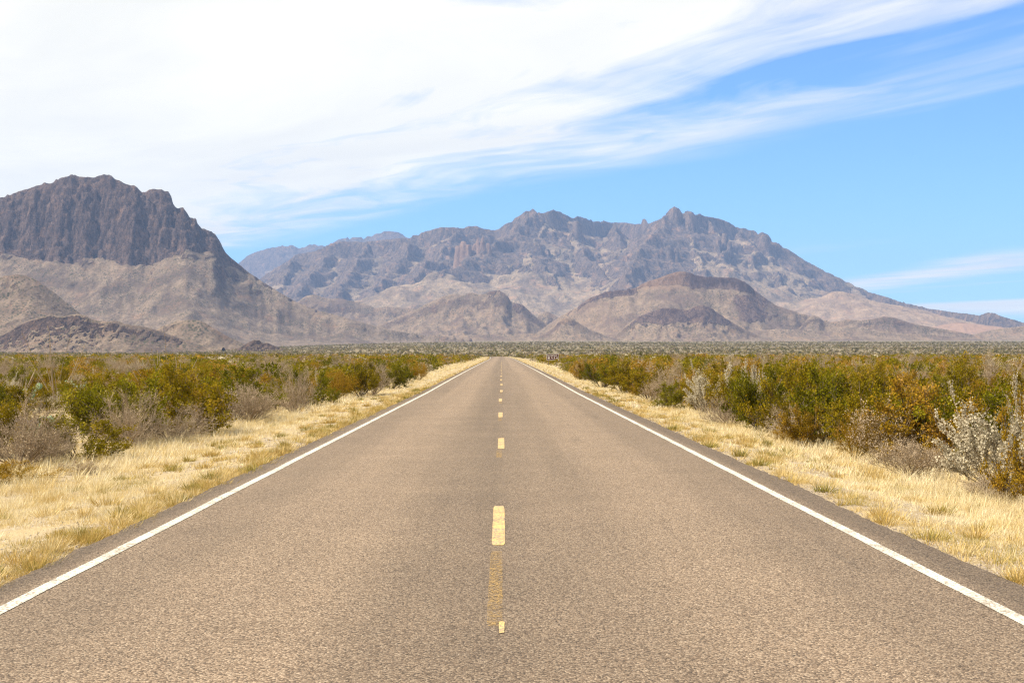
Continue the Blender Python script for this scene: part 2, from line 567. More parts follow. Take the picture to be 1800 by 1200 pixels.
def hill(name, D, pts, base, x0, x1, y0, y1, dx, dy, mat, fall=None, valley=0.9, vs=(500, 1300), fine=18.0, seed=0,
         back=0.6, cliff=None, terr=0.0, crest_var=0.0, rockf=None, extra=None, crest_fn=None, dry=False, rk=1.0, jag=1.0):
    xs = np.arange(x0, x1 + dx, dx); ys = np.arange(y0, y1 + dy, dy)
    X, Y = np.meshgrid(xs, ys)
    px = HX + FPX * X / Y
    pa = np.array(pts, float)
    # smoothed skyline for the lower slopes, sharp one at the crest
    gpx = np.linspace(pa[0, 0] - 300, pa[-1, 0] + 300, 1600)
    sk = np.interp(gpx, pa[:, 0], pa[:, 1])
    kk = int(36 / (gpx[1] - gpx[0])) | 1
    ker = np.hanning(kk + 2)[1:-1]; ker /= ker.sum()
    sm = np.convolve(np.pad(sk, kk // 2, 'edge'), ker, 'valid')
    Dc = D + crest_var * fbm(px / 170.0, px * 0 + 3, seed + 70, 3) if crest_var else D + 0 * px
    Dc = Dc + (crest_fn(px) if crest_fn else 0)
    t0 = Dc - Y
    fine_sky = np.interp(px, pa[:, 0], pa[:, 1]) + jag * (0.25 + 0.75 * sst(pn(px / 60.0, px * 0 + 1.3, seed + 3), -0.15, 0.25)) * (1.4 * fbm(px / 8.0, px * 0 + 0.37, seed + 5, 4, 0.7) - 2.2 * sst(pn(px / 5.5, px * 0 + 4.4, seed + 6), 0.05, 0.30) + 1.6 * sst(pn(px / 9.5, px * 0 + 7.7, seed + 9), 0.1, 0.25))
    fine_sky = np.interp(px, pa[:, 0], pa[:, 1]) + (fine_sky - np.interp(px, pa[:, 0], pa[:, 1])) * np.clip((598 - fine_sky) / 90, 0.05, 1)
    smo = np.interp(px, gpx, sm)
    w = sst(t0 / D, 0.004, 0.035)
    pyy = fine_sky * (1 - w) + smo * w
    top = 1.7 + (HY - pyy) / FPX * Dc
    base = plain(X, Y) - 5.0 + 0 * base
    H = np.maximum(top - base, 1.0)
    v = 1 - ridged(X / vs[0] + 0.35 * fbm(X / vs[0], Y / vs[0], seed + 3, 2), Y / vs[1], seed, 4)
    t = np.maximum(t0, 0) / np.maximum(H, 25)
    fl = fall or [(0, 1), (.30, .70), (.7, .50), (1.3, .30), (2.2, .12), (3.2, 0), (6, -0.4)]
    fx = [q[0] for q in fl]; fy = [q[1] for q in fl]
    carve = 1 + valley * v * sst(t, 0.0, 0.5)
    g_ = np.interp(t * carve, fx, fy)
    Z = base + H * g_
    bk = np.maximum(-t0, 0)
    Z = np.where(t0 < 0, base + H - back * bk * bk / (bk + 0.012 * D), Z)
    m_ = sst(t, 0.02, 0.3) * np.clip(g_ * 3, 0, 1) * np.clip(H / (vs[0] * .6), 0.15, 1)
    Z = Z + m_ * fine * (fbm(X / (vs[0] * .3), Y / (vs[0] * .3), seed + 11, 5, 0.6) * 1.6 + 0.9 * (ridged(X / (vs[0] * .22), Y / (vs[0] * .5), seed + 12, 3) - .5))
    if terr:
        ph = Z / terr + 0.8 * fbm(X / 300, Y / 300, seed + 21, 2)
        Z = Z + m_ * terr * 0.20 * np.sin(ph * 2 * math.pi) * sst(g_, 0.25, 0.5)
    rock = sst(g_ + 0.35 * fbm(X / (vs[0] * .5), Y / (vs[0] * .8), seed + 41, 4), 0.45, 0.85) * rk
    tint = np.zeros_like(Z); dark = np.zeros_like(Z)
    if cliff is not None:
        # a steep band: cliff = [(px, py_base)], recess width
        cpts, cw, ca = cliff
        ca_ = np.array(cpts, float)
        cb = 1.7 + (HY - np.interp(px, ca_[:, 0], ca_[:, 1])) / FPX * (Dc - cw)
        cb = cb + 0.10 * cw * fbm(px / 16, px * 0 + 2.2, seed + 51, 4, .65)
        cb = np.maximum(np.minimum(cb, top - 2), base + 1)
        on = np.ones_like(top)
        cw = cw * np.clip((top - cb) / (cw * 0.9), 0.06, 1.0)
        band = sst(top - cb, 4, 14)
        gp2 = np.linspace(ca_[0, 0] - 200, ca_[-1, 0] + 200, 800)
        st_ = gp2[1] - gp2[0]; k2 = int(150 / st_) | 1
        kr = np.hanning(k2 + 2)[1:-1]; kr /= kr.sum()
        cbs = np.convolve(np.pad(np.interp(gp2, ca_[:, 0], ca_[:, 1]), k2 // 2, 'edge'), kr, 'valid')
        cbs = np.maximum(1.7 + (HY - np.interp(px, gp2, cbs)) / FPX * (Dc - cw), base + 1)
        flute = ca * (0.75 * (ridged(X / (ca * 3.6) + 0.7 * fbm(X / (ca * 5), Y / (ca * 5), seed + 33, 3), Y / (ca * 9), seed + 30, 5, 0.62) - 0.6) + 2.3 * fbm(X / (ca * 8), Y / (ca * 30), seed + 31, 4))
        d2 = t0 + flute * sst(t0, -5, cw * 0.35)
        fr = np.clip(d2 / cw, 0, 1)
        prof = fr ** 1.25 * 0.75 + 0.25 * sst(fr, 0.35, 0.85)
        zc = top - (top - cb) * prof
        H2 = np.maximum(cb - base, 1.0)
        t2 = np.maximum(d2 - cw, 0) / H2
        g2 = np.interp(t2 * (1 + valley * 0.5 * v), [0, .5, 1.0, 1.5, 2.2, 3.4, 5, 8], [1, .69, .40, .22, .10, .02, -.05, -.4])
        H2 = H2 + (np.maximum(cbs - base, 1.0) - H2) * sst(t2, 0.0, 0.18)
        zt = base + H2 * g2
        Zc = np.where(d2 < cw, zc, zt)
        inn = sst(d2, 0, cw * 0.2) * np.where(d2 < cw, 1, 0)
        ph_ = Zc / (ca * 1.5) + 1.6 * fbm(X / (ca * 5), Y / (ca * 5), seed + 37, 4)
        inn = inn * np.clip((top - cb) / (ca * 4), 0, 1)
        Zc = Zc + inn * ca * 0.32 * np.sin(ph_ * 2 * math.pi)
        Zc = Zc + inn * 1.15 * ca * fbm(X / (ca * .9), Y / (ca * .9), seed + 35, 4, .6)
        tm = sst(t2, 0.0, 0.15) * np.clip(g2 * 3, 0, 1) * np.clip(H2 / 220, 0.12, 1)
        Zc = Zc + tm * fine * 0.7 * fbm(X / (vs[0] * .25), Y / (vs[0] * .5), seed + 11, 5, .6)
        Z = np.where(t0 > 0, Z * (1 - on) + Zc * on, Z)
        rock = 0.25 * rock + band * (1 - sst(d2, cw * 0.92, cw * 1.08))
    if extra is not None:
        CREST['t0'] = t0
        Z, rock, tint, dark = extra(X, Y, px, Z, rock, tint, dark)
    gyv, gxv = np.gradient(Z, dy, dx)
    sl = np.hypot(gxv, gyv)
    if rockf is None:
        rock = np.clip(rock * 0.9 + sst(sl, 0.75, 1.3) * 0.5 - 0.1, 0, 1)
    else:
        rock = rockf(rock, sl, Z, px)
    if dry:
        return X, Y, Z
    me = grid_mesh(name, xs, ys, Z, dict(rock=rock, tint=tint, dark=dark), [mat])
    return me


def butte(X, Y, Z, rock, tint, px_, D, half, ztop, steep=2.2, soft=10, squash=1.0, tv=0.0, dk=None, dv=0.0):
    cx = (px_ - HX) / FPX * D
    d = np.hypot((X - cx), (Y - D) / squash) + 8 * fbm(X / 25, Y / 25, 77, 3)
    zb = ztop - np.maximum(d - half, 0) * steep - soft * (d / half) ** 2 * 0.25
    on = zb > Z
    Z2 = np.maximum(Z, zb)
    return Z2, np.where(on, 1.0, rock), np.where(on, tv, tint)


M_MESA = mat_rock('mesa_rock', (0.112, 0.078, 0.064), (0.225, 0.168, 0.122), (0.036, 0.027, 0.025), (0.22, 0.135, 0.090), 1.0, 0.85)
M_RANGE = mat_rock('range_rock', (0.165, 0.118, 0.088), (0.30, 0.222, 0.148), (0.046, 0.038, 0.034), (0.36, 0.21, 0.13), 2.0, 0.6)
M_HILL = mat_rock('hill_rock', (0.150, 0.103, 0.08), (0.245, 0.178, 0.122), (0.058, 0.036, 0.033), (0.28, 0.175, 0.105), 1.1, 0.8)

# farthest ridge, seen blue through the air
far_pts = [(330, 520), (380, 492), (424, 459), (435, 449), (450, 443), (470, 437), (490, 433), (505, 433), (520, 433), (527, 437), (540, 431), (565, 431), (575, 434), (590, 424), (595, 420), (610, 419), (640, 419), (652, 415), (660, 411), (678, 406), (690, 407), (700, 408), (707, 411), (713, 417), (740, 425), (800, 440), (900, 450)]
link('distant_blue_ridge', hill('distant_blue_ridge', 15000, far_pts, 230, -4000, 400, 12600, 15900, 22, 30, M_RANGE, vs=(700, 1500), fine=30, seed=5, terr=110), kind='structure')

rng_pts = [(380, 560), (430, 510), (470, 480), (500, 462), (515, 452), (520, 447), (535, 445), (555, 441), (570, 434), (585, 427), (600, 424), (640, 425), (680, 421), (705, 418), (720, 418), (726, 413), (736, 413), (741, 408), (752, 406), (765, 402), (778, 399), (800, 399), (815, 401), (825, 397), (838, 397), (850, 402), (870, 405), (876, 403), (885, 396), (893, 391), (900, 390), (905, 383), (913, 379), (925, 370), (932, 370), (937, 366), (944, 373), (955, 373), (972, 369), (985, 372), (997, 378), (1008, 384), (1015, 380), (1022, 381), (1036, 386), (1045, 389), (1060, 388), (1075, 391), (1100, 391), (1115, 393), (1127, 393), (1128, 386), (1132, 384), (1137, 386), (1139, 393), (1150, 388), (1166, 383), (1172, 373), (1178, 366), (1185, 362), (1193, 365), (1199, 374), (1202, 376), (1206, 370), (1212, 371), (1222, 376), (1228, 375), (1240, 380), (1262, 384), (1280, 390), (1290, 396), (1299, 401), (1320, 405), (1328, 406), (1333, 411), (1340, 408), (1350, 412), (1356, 421), (1354, 428), (1362, 434), (1380, 445), (1395, 456), (1410, 465), (1430, 478), (1445, 486), (1460, 493), (1490, 503), (1502, 505), (1520, 511), (1560, 522), (1600, 535), (1640, 543), (1680, 549), (1700, 551), (1722, 554), (1735, 549), (1748, 550), (1758, 555), (1780, 561), (1795, 566), (1830, 575), (1900, 585), (2000, 595), (2100, 605), (2250, 622)]


def range_extra(X, Y, px, Z, rock, tint, dark):
    # the light scree pyramids that stand forward of the cliffs
    def cone(px_, py_, D, slope, sx_=1.0, amp=22, rk=0.0, warm=0.0):
        nonlocal Z, rock, tint
        cx = (px_ - HX) / FPX * D
        d = np.hypot((X - cx) * sx_, np.where(Y > D, (Y - D) * 0.6, Y - D)) * (1 + 0.25 * fbm(np.arctan2(Y - D, X - cx) * 2.4 + 9, np.hypot(X - cx, Y - D) / 900, int(px_), 3))
        h = zat(py_, D)
        zc = h - slope * d + 0.00010 * np.minimum(d, 1600) ** 2 + amp * fbm(X / 130, Y / 130, int(px_) + 1, 4) * sst(d, 10, 150)
        on = zc > Z
        Z = np.maximum(Z, zc)
        rock = np.where(on, rk + 0.75 * sst(d, 60, 10), rock)
        tint = np.where(on, warm, tint)
    cone(775, 473, 7900, 0.50, 0.85)
    cone(705, 497, 7700, 0.45)
    cone(925, 466, 8300, 0.52, 0.9)
    cone(985, 482, 8200, 0.55, 1.1)
    cone(890, 500, 7900, 0.45, 1.0)
    cone(1050, 500, 8000, 0.5, 1.0)
    cone(1270, 462, 8400, 0.55, 1.0)
    cone(1475, 508, 8000, 0.42, 0.75, 16, 0.0, 0.25)
    cone(1590, 545, 7700, 0.33, 0.6, 12, 0.0, 0.25)
    cone(1690, 566, 7400, 0.30, 0.5, 10, 0.0, 0.55)
    def spur(P, s1=1.0, s2=0.55, w=70, k=12.0, D0=9500.0, sd=0, rk=0.9):
        nonlocal Z, rock
        py0 = P[0][1]
        Q = []
        for q in P:
            D_ = D0 - (q[1] - py0) * k
            Q.append(((q[0] - HX) / FPX * D_, D_, zat(q[1], D_)))
        Xw = X + 95 * fbm(X / 260, Y / 260, 300 + sd, 5, .6); Yw = Y + 95 * fbm(X / 260, Y / 260, 320 + sd, 5, .6)
        best = np.full_like(X, -1e9)
        for (a, b) in zip(Q[:-1], Q[1:]):
            dx_, dy_ = b[0] - a[0], b[1] - a[1]
            t_ = np.clip(((Xw - a[0]) * dx_ + (Yw - a[1]) * dy_) / (dx_ * dx_ + dy_ * dy_), 0, 1)
            d_ = np.hypot(Xw - a[0] - t_ * dx_, Yw - a[1] - t_ * dy_)
            best = np.maximum(best, a[2] + (b[2] - a[2]) * t_ - np.where(d_ < w, d_ * s1, w * s1 + (d_ - w) * s2))
        on = best > Z
        rock = np.where(on, rk * sst(best - (np.maximum(Z, best - 200)), -40, 120), rock)
        Z = np.maximum(Z, best)
    for n_, P in enumerate([[(940, 372), (905, 402), (868, 425), (825, 450), (775, 478)], [(1010, 384), (1016, 420), (1040, 455), (1075, 492), (1120, 520)],
                            [(975, 372), (955, 400), (925, 432), (955, 465), (985, 500)], [(1185, 366), (1158, 398), (1128, 432), (1108, 470), (1100, 505)],
                            [(1085, 391), (1090, 425), (1078, 455)], [(1245, 384), (1262, 412), (1275, 450), (1300, 490), (1320, 520)],
                            [(1352, 416), (1350, 450), (1372, 492), (1395, 530)], [(1205, 374), (1212, 410), (1232, 450), (1250, 490)],
                            [(800, 400), (790, 425), (760, 452), (735, 480), (700, 510)], [(720, 416), (712, 440), (690, 470), (660, 505)],
                            [(640, 425), (632, 452), (610, 480), (590, 515)], [(575, 432), (566, 455), (540, 482), (520, 515)], [(520, 450), (505, 470), (490, 500)],
                            [(1440, 486), (1452, 505), (1475, 530), (1500, 552)], [(1300, 402), (1318, 430), (1330, 470)], [(860, 405), (846, 428), (858, 470), (880, 505)]]):
        spur(P, sd=n_, D0=9480 if n_ not in (0, 3) else 9300)
    big_ = sst(Z, 140, 330)
    big2 = sst(Z, 300, 560)
    Z = Z + (0.3 * big_ + 0.7 * big2) * sst(CREST['t0'], -60, 120) * (24 * (ridged(X / 230, Y / 340, 401, 5, .6) - .62) + 15 * fbm(X / 90, Y / 90, 402, 5, .65))
    sh_ = 55.0
    ph = Z / sh_ + 0.9 * fbm(X / 260, Y / 260, 403, 3) + X / 1500
    s3 = 120.0
    q3 = Z / s3 + 0.8 * fbm(X / 330, Y / 330, 407, 4) + X / 2600
    fr3 = q3 - np.floor(q3)
    st3 = np.floor(q3) + np.where(fr3 < .62, fr3 * .35, .217 + (fr3 - .62) * 2.06)
    Z = Z + sst(Z, 230, 430) * 0.62 * (st3 - q3) * s3 * sst(CREST['t0'], 20, 200)
    Z = Z + big2 * sst(CREST['t0'], 0, 120) * sh_ * 0.10 * np.sin(ph * 2 * math.pi) * (0.4 + 0.6 * sst(fbm(X / 400, Y / 400, 404, 2), -.2, .3))
    # free standing pillars and red walls
    for a in [(806, 432, 8560, 16, 10), (815, 424, 8550, 17, 4), (824, 430, 8530, 14, 0), (834, 428, 8560, 8, 4), (840, 420, 8550, 8, 10), (849, 416, 8540, 9, 0), (858, 427, 8540, 15, 0),
              (1100, 450, 8560, 20, 30), (1110, 446, 8570, 24, 4), (1122, 450, 8550, 18, 0), (1138, 447, 8560, 8, 8), (1146, 446, 8550, 8, 14), (1154, 444, 8540, 7, 0), (1163, 437, 8580, 9, 0), (1176, 432, 8600, 20, 0), (1188, 436, 8600, 16, 0),
              (1262, 418, 8900, 16, 0), (1274, 410, 8950, 18, 0), (1283, 424, 8880, 12, 0), (930, 437, 8800, 22, 0), (946, 434, 8810, 24, 0), (962, 438, 8820, 18, 0),
              (1185, 364, 9250, 30, 0, 2.0), (1212, 372, 9250, 30, 0, 1.8), (1014, 388, 9250, 24, 0, 2.2), (1343, 412, 9300, 34, 0, 2.5)]:
        Z, rock, tint = butte(X, Y, Z, rock, tint, a[0], a[2], a[3], zat(a[1], a[2]), a[5] if len(a) > 5 else 7.0, 90 if len(a) > 5 else 8, 1.5, 0.45 if a[0] in range(795, 860) or a[0] in range(1095, 1170) else 0.1)
    return Z, rock, tint, dark


def range_crest(px):
    return -1500 * sst(px, 1370, 1850) + 500 * np.exp(-((px - 1085) / 70.0) ** 2) - 350 * np.exp(-((px - 1190) / 45.0) ** 2) - 300 * np.exp(-((px - 950) / 50.0) ** 2) + 300 * sst(-px, -760, -520)


link('mountain_range', hill('mountain_range', 9600, rng_pts, 128, -2300, 5500, 6300, 10800, 9, 12, M_RANGE, valley=1.4, vs=(560, 1500), fine=26, seed=21, jag=0.7,
     crest_var=260, terr=70, extra=range_extra, crest_fn=range_crest, back=0.7,
     fall=[(0, 1), (.08, .85), (.25, .68), (.45, .54), (.8, .36), (1.3, .20), (2.0, .10), (3.2, 0), (6, -0.4)]), kind='structure')

# the near mesa with its cliff band
mesa_pts = [(-400, 470), (-200, 410), (-90, 375), (0, 349), (15, 343), (30, 338), (60, 328), (95, 319), (105, 313), (118, 310), (132, 307), (140, 311), (155, 311), (170, 310), (175, 308), (187, 307), (197, 310), (202, 315), (210, 317), (218, 322), (230, 326), (237, 326), (243, 331), (249, 338), (257, 337), (262, 333), (268, 332), (275, 333), (283, 333), (290, 336), (296, 337), (301, 345), (303, 357), (310, 367), (322, 364), (329, 372), (332, 380), (341, 384), (350, 396), (357, 405), (366, 406), (378, 411), (387, 425), (393, 438), (397, 445), (410, 456), (430, 473), (460, 494), (490, 513), (520, 530), (545, 541), (580, 551), (620, 562), (660, 573), (700, 582), (740, 589), (790, 596), (850, 602), (950, 610), (1100, 618)]
mesa_cliff = [(-400, 500), (-100, 470), (0, 447), (20, 446), (60, 455), (90, 458), (120, 462), (128, 462), (140, 455), (160, 452), (190, 453), (210, 462), (235, 467), (255, 468), (272, 460), (300, 449), (320, 440), (345, 438), (370, 441), (395, 446), (410, 456), (430, 472), (460, 493), (490, 512), (520, 529), (545, 540), (620, 561), (700, 581), (1100, 616)]


def mesa_extra(X, Y, px, Z, rock, tint, dark):
    q = fbm(X / 160, Y / 90, 91, 4, .6)
    dark = np.maximum(dark, sst(q, 0.22, 0.5) * (1 - rock) * 0.5 * sst(px, 200, 330))
    return Z, rock, tint, dark


link('cliff_mesa', hill('cliff_mesa', 4450, mesa_pts, 34, -2700, 500, 2900, 5000, 5, 6, M_MESA, cliff=(mesa_cliff, 150, 24), valley=0.22, vs=(150, 600), fine=6, seed=3,
     crest_var=60, extra=mesa_extra, fall=[(0, 1), (.5, .70), (1.0, .42), (1.6, .22), (2.4, .10), (3.6, .0), (8, -.4)], back=0.35), kind='structure')

# foothills
DEF = dict(fine=6, back=0.55, rk=0.07, jag=0.5)


def hl(name, D, pts, base, ylen, seed, mat=M_HILL, d=5, **kw):
    xs = [(p[0] - HX) / FPX for p in pts]
    a = dict(DEF); a.update(kw)
    link(name, hill(name, D, pts, base, min(xs) * D * 1.02 - 40, max(xs) * D * 1.02 + 40, D - ylen, D + ylen * 0.45, d, d * 1.2, mat, seed=seed, **a), kind='structure')


hl('brown_foothill', 2900, [(-260, 600), (-150, 540), (-60, 500), (0, 487), (12, 484), (25, 482), (40, 483), (52, 487), (62, 490), (72, 498), (84, 506), (96, 514), (108, 524), (122, 536), (140, 550), (170, 570), (210, 590), (260, 612)], 20, 620, 101, M_MESA, 4, vs=(70, 200), valley=0.3, fine=3)
hl('rocky_knoll', 2350, [(-120, 614), (-60, 600), (0, 590), (20, 580), (45, 565), (60, 560), (80, 556), (90, 552), (100, 555), (112, 556), (125, 553), (138, 552), (150, 554), (158, 560), (175, 564), (190, 565), (200, 563), (212, 566), (230, 571), (250, 573), (275, 580), (310, 592), (360, 610)], 12, 420, 111, M_MESA, 3, vs=(30, 60), valley=0.6, fine=3.5,
   rockf=lambda r, sl, Z, px: sst(0.9 * (sl - 0.62) + 0.22 * sst(-px, -210, -60), 0.12, 0.5) * 0.7)
hl('tan_knoll', 2600, [(200, 616), (235, 602), (265, 583), (285, 573), (310, 564), (325, 562), (345, 562), (352, 563), (365, 570), (380, 579), (400, 591), (425, 602), (460, 616)], 14, 380, 121, M_MESA, 4, vs=(50, 120), valley=0.3, fine=3)
hl('dark_outcrop', 2100, [(410, 617), (425, 609), (437, 602), (447, 597), (456, 598), (462, 603), (470, 602), (478, 606), (490, 610), (510, 617)], 8, 120, 131, M_MESA, 2.5, vs=(18, 30), valley=0.9, fine=3,
   rockf=lambda r, sl, Z, px: r * 0 + 0.75 * sst(sl, 0.2, 0.6))


def hill_dark(lst):
    def f(X, Y, px, Z, rock, tint, dark):
        for (a, b, z0, z1, amt, soft) in lst:
            w = sst(px, a - soft, a + soft) * sst(-px, -b - soft, -b + soft)
            nz = 0.16 * (z1 if z1 < 300 else z0 + 60) * fbm(X / 75, Y / 110, 5, 5, 0.65)
            w = w * sst(Z + nz, z0 - 12, z0 + 22) * sst(-Z - nz, -z1 - 4, -z1 + 4)
            if amt > 0:
                dark = np.maximum(dark, w * amt * (0.55 + 0.45 * sst(fbm(X / 30, Y / 120, 6, 3), -0.3, 0.3)))
                rock = np.maximum(rock, w)
            else:
                tint = np.maximum(tint, -w * amt)
        return Z, rock, tint, dark
    return f


hl('saddle_foothill', 6300, [(470, 590), (500, 560), (520, 535), (530, 525), (538, 520), (548, 518), (558, 519), (566, 522), (580, 525), (600, 525), (620, 529), (640, 534), (660, 541), (680, 538), (700, 541), (720, 542), (735, 544), (760, 560), (800, 580), (860, 610)], 88, 1100, 141, M_HILL, 7, vs=(170, 400), valley=0.8, fine=9)
hl('round_dark_foothill', 5600, [(600, 602), (650, 580), (700, 556), (735, 542), (750, 534), (765, 527), (780, 520), (790, 518), (800, 516), (812, 518), (830, 515), (842, 517), (852, 517), (860, 513), (868, 511), (878, 511), (886, 515), (893, 521), (898, 530), (908, 533), (918, 535), (925, 541), (935, 551), (948, 561), (965, 572), (985, 582), (1020, 596), (1060, 606)], 72, 950, 151, M_HILL, 6, vs=(150, 320), valley=0.9, fine=9,
   extra=hill_dark([(845, 895, 252, 400, 0.75, 6), (905, 930, 200, 400, 0.5, 10)]))
hl('low_apron', 5000, [(560, 610), (640, 602), (700, 594), (780, 590), (860, 588), (940, 586), (985, 583), (1040, 586), (1100, 585), (1200, 581), (1290, 584), (1370, 578), (1450, 582), (1520, 580), (1600, 586), (1680, 592), (1800, 604)], 60, 1100, 149, M_HILL, 7, vs=(160, 420), valley=0.25, fine=3)
hl('small_dark_knob', 5900, [(930, 590), (945, 556), (952, 549), (962, 547), (972, 552), (985, 560), (1010, 570), (1040, 590)], 78, 500, 156, M_HILL, 6, vs=(120, 240), valley=0.6, fine=6)
hl('low_brown_knob', 4700, [(920, 600), (955, 588), (975, 575), (985, 562), (995, 558), (1008, 560), (1018, 568), (1035, 578), (1070, 592), (1110, 602)], 58, 420, 159, M_HILL, 5, vs=(90, 180), valley=0.7, fine=5)
hl('capped_mesa_hill', 5300, [(900, 606), (940, 588), (970, 566), (985, 556), (1000, 548), (1015, 540), (1030, 528), (1040, 522), (1052, 518), (1065, 513), (1085, 510), (1100, 509), (1115, 507), (1125, 501), (1140, 494), (1150, 491), (1160, 488), (1172, 483), (1185, 479), (1195, 477), (1205, 478), (1215, 480), (1222, 484), (1240, 486), (1258, 487), (1275, 488), (1290, 488), (1300, 491), (1312, 498), (1322, 506), (1332, 515), (1345, 524), (1360, 534), (1380, 546), (1400, 556), (1425, 568), (1460, 580), (1520, 596), (1600, 606)], 68, 1050, 161, M_HILL, 6, vs=(140, 360), valley=0.75, fine=8,
   cliff=([(900, 606), (1020, 540), (1030, 533), (1060, 523), (1110, 518), (1118, 508), (1130, 503), (1190, 500), (1215, 505), (1250, 507), (1300, 509), (1330, 519), (1340, 521), (1600, 606)], 40, 9),
   extra=hill_dark([(1210, 1340, 262, 420, 1.0, 8), (1030, 1118, 232, 262, 0.8, 6), (1120, 1205, 250, 420, -0.45, 10), (1290, 1350, 120, 240, 0.18, 35), (960, 1100, 70, 215, -0.22, 30)]))
hl('purple_front_hill', 4750, [(1050, 606), (1080, 590), (1105, 568), (1120, 558), (1135, 551), (1150, 546), (1165, 541), (1180, 541), (1195, 543), (1210, 545), (1222, 538), (1235, 536), (1248, 540), (1262, 550), (1280, 562), (1305, 577), (1340, 592), (1390, 606)], 58, 520, 171, M_HILL, 4.5, vs=(70, 180), valley=1.0, fine=6,
   extra=hill_dark([(1115, 1300, 110, 400, 0.42, 25)]))
hl('low_right_foothill', 5200, [(1330, 608), (1380, 590), (1410, 572), (1420, 558), (1430, 554), (1440, 557), (1450, 566), (1470, 565), (1490, 561), (1510, 563), (1530, 561), (1550, 557), (1560, 556), (1575, 559), (1590, 564), (1610, 570), (1640, 575), (1680, 582), (1720, 590), (1780, 604)], 66, 650, 181, M_HILL, 5, vs=(110, 240), valley=0.6, fine=5)
hl('far_right_foothill', 5600, [(1640, 606), (1700, 590), (1740, 580), (1770, 576), (1800, 573), (1830, 572), (1880, 580), (1960, 604)], 72, 450, 191, M_HILL, 6, vs=(110, 240), valley=0.6, fine=5)

# ------------------------------------------------------------------ plants: materials
def mat_leaf(name, stops, trans=0.3, rough=0.7, var=0.25, face='tint'):
    m, g = new_mat(name)
    oi = g.n.new('ShaderNodeObjectInfo').outputs['Random']
    f = g.m('ADD', g.m('MULTIPLY', g.attr(face), 1 - var), g.m('MULTIPLY', oi, var))
    c = g.ramp(f, stops)
    d = g.n.new('ShaderNodeBsdfDiffuse'); g.l.new(c, d.inputs[0])
    t = g.n.new('ShaderNodeBsdfTranslucent'); g.l.new(c, t.inputs[0])
    mx = g.n.new('ShaderNodeMixShader'); mx.inputs[0].default_value = trans
    g.l.new(d.outputs[0], mx.inputs[1]); g.l.new(t.outputs[0], mx.inputs[2])
    g.l.new(mx.outputs[0], g.out.inputs[0])
    return m


M_OLIVE = mat_leaf('olive_foliage', [(0.0, (0.075, 0.062, 0.004)), (0.35, (0.165, 0.128, 0.006)), (0.65, (0.26, 0.190, 0.010)), (0.85, (0.34, 0.215, 0.022)), (1.0, (0.46, 0.33, 0.10))], 0.28)
M_GREEN = mat_leaf('green_foliage', [(0.0, (0.050, 0.053, 0.004)), (0.4, (0.125, 0.118, 0.006)), (0.7, (0.215, 0.185, 0.010)), (1.0, (0.33, 0.26, 0.04))], 0.28)
M_RUST = mat_leaf('rust_foliage', [(0.0, (0.11, 0.070, 0.005)), (0.4, (0.23, 0.145, 0.010)), (0.7, (0.35, 0.20, 0.022)), (1.0, (0.50, 0.30, 0.12))], 0.28)
M_GREY = mat_leaf('grey_twig', [(0.0, (0.13, 0.095, 0.06)), (0.5, (0.34, 0.26, 0.175)), (1.0, (0.60, 0.48, 0.33))], 0.15)
M_PALE = mat_leaf('pale_leaf', [(0.0, (0.30, 0.26, 0.17)), (0.5, (0.48, 0.42, 0.30)), (1.0, (0.66, 0.60, 0.45))], 0.3)
M_STEM = mat_leaf('brown_stem', [(0.0, (0.07, 0.05, 0.035)), (0.5, (0.16, 0.12, 0.085)), (1.0, (0.34, 0.28, 0.21))], 0.0)
M_PAD = mat_leaf('cactus_pad', [(0.0, (0.13, 0.19, 0.10)), (0.5, (0.24, 0.32, 0.19)), (1.0, (0.42, 0.47, 0.31))], 0.0)
M_YUCCA = mat_leaf('yucca_blade', [(0.0, (0.04, 0.05, 0.015)), (1.0, (0.14, 0.14, 0.06))], 0.1)
M_GRASS = mat_leaf('straw_grass', [(0.0, (0.15, 0.14, 0.03)), (0.18, (0.32, 0.26, 0.07)), (0.36, (0.47, 0.32, 0.10)), (0.55, (0.57, 0.43, 0.19)), (0.80, (0.68, 0.57, 0.335)), (0.93, (0.76, 0.68, 0.48)), (1.0, (0.42, 0.24, 0.13))], 0.18, var=0.0)
M_SCRUB = mat_leaf('scrub_foliage', [(0.0, (0.06, 0.062, 0.006)), (0.2, (0.13, 0.118, 0.008)), (0.42, (0.22, 0.165, 0.012)), (0.60, (0.30, 0.165, 0.025)), (0.72, (0.20, 0.155, 0.105)), (0.86, (0.28, 0.225, 0.15)), (1.0, (0.48, 0.42, 0.30))], 0.3, var=0.0)
M_FARSCRUB = mat_leaf('far_scrub_foliage', [(0.0, (0.085, 0.078, 0.016)), (0.3, (0.14, 0.12, 0.03)), (0.55, (0.19, 0.14, 0.055)), (0.8, (0.20, 0.155, 0.09)), (1.0, (0.30, 0.24, 0.15))], 0.3, var=0.0)


def mat_stone(name, a, b):
    m, g = new_mat(name)
    oi = g.n.new('ShaderNodeObjectInfo').outputs['Random']
    c = g.mix(g.noise(g.pos, 9, 5, 0.7), a, b)
    c = g.mix(g.attr('tint'), c, (0.55, 0.5, 0.42))
    principled(g, c, 0.9, g.bump(g.noise(g.pos, 25, 4), 0.02, 0.7), 0.15)
    return m


M_STONE = mat_stone('dark_stone', (0.10, 0.075, 0.07), (0.26, 0.21, 0.19))
M_GRAVEL = mat_stone('verge_gravel', (0.13, 0.10, 0.08), (0.38, 0.31, 0.24))


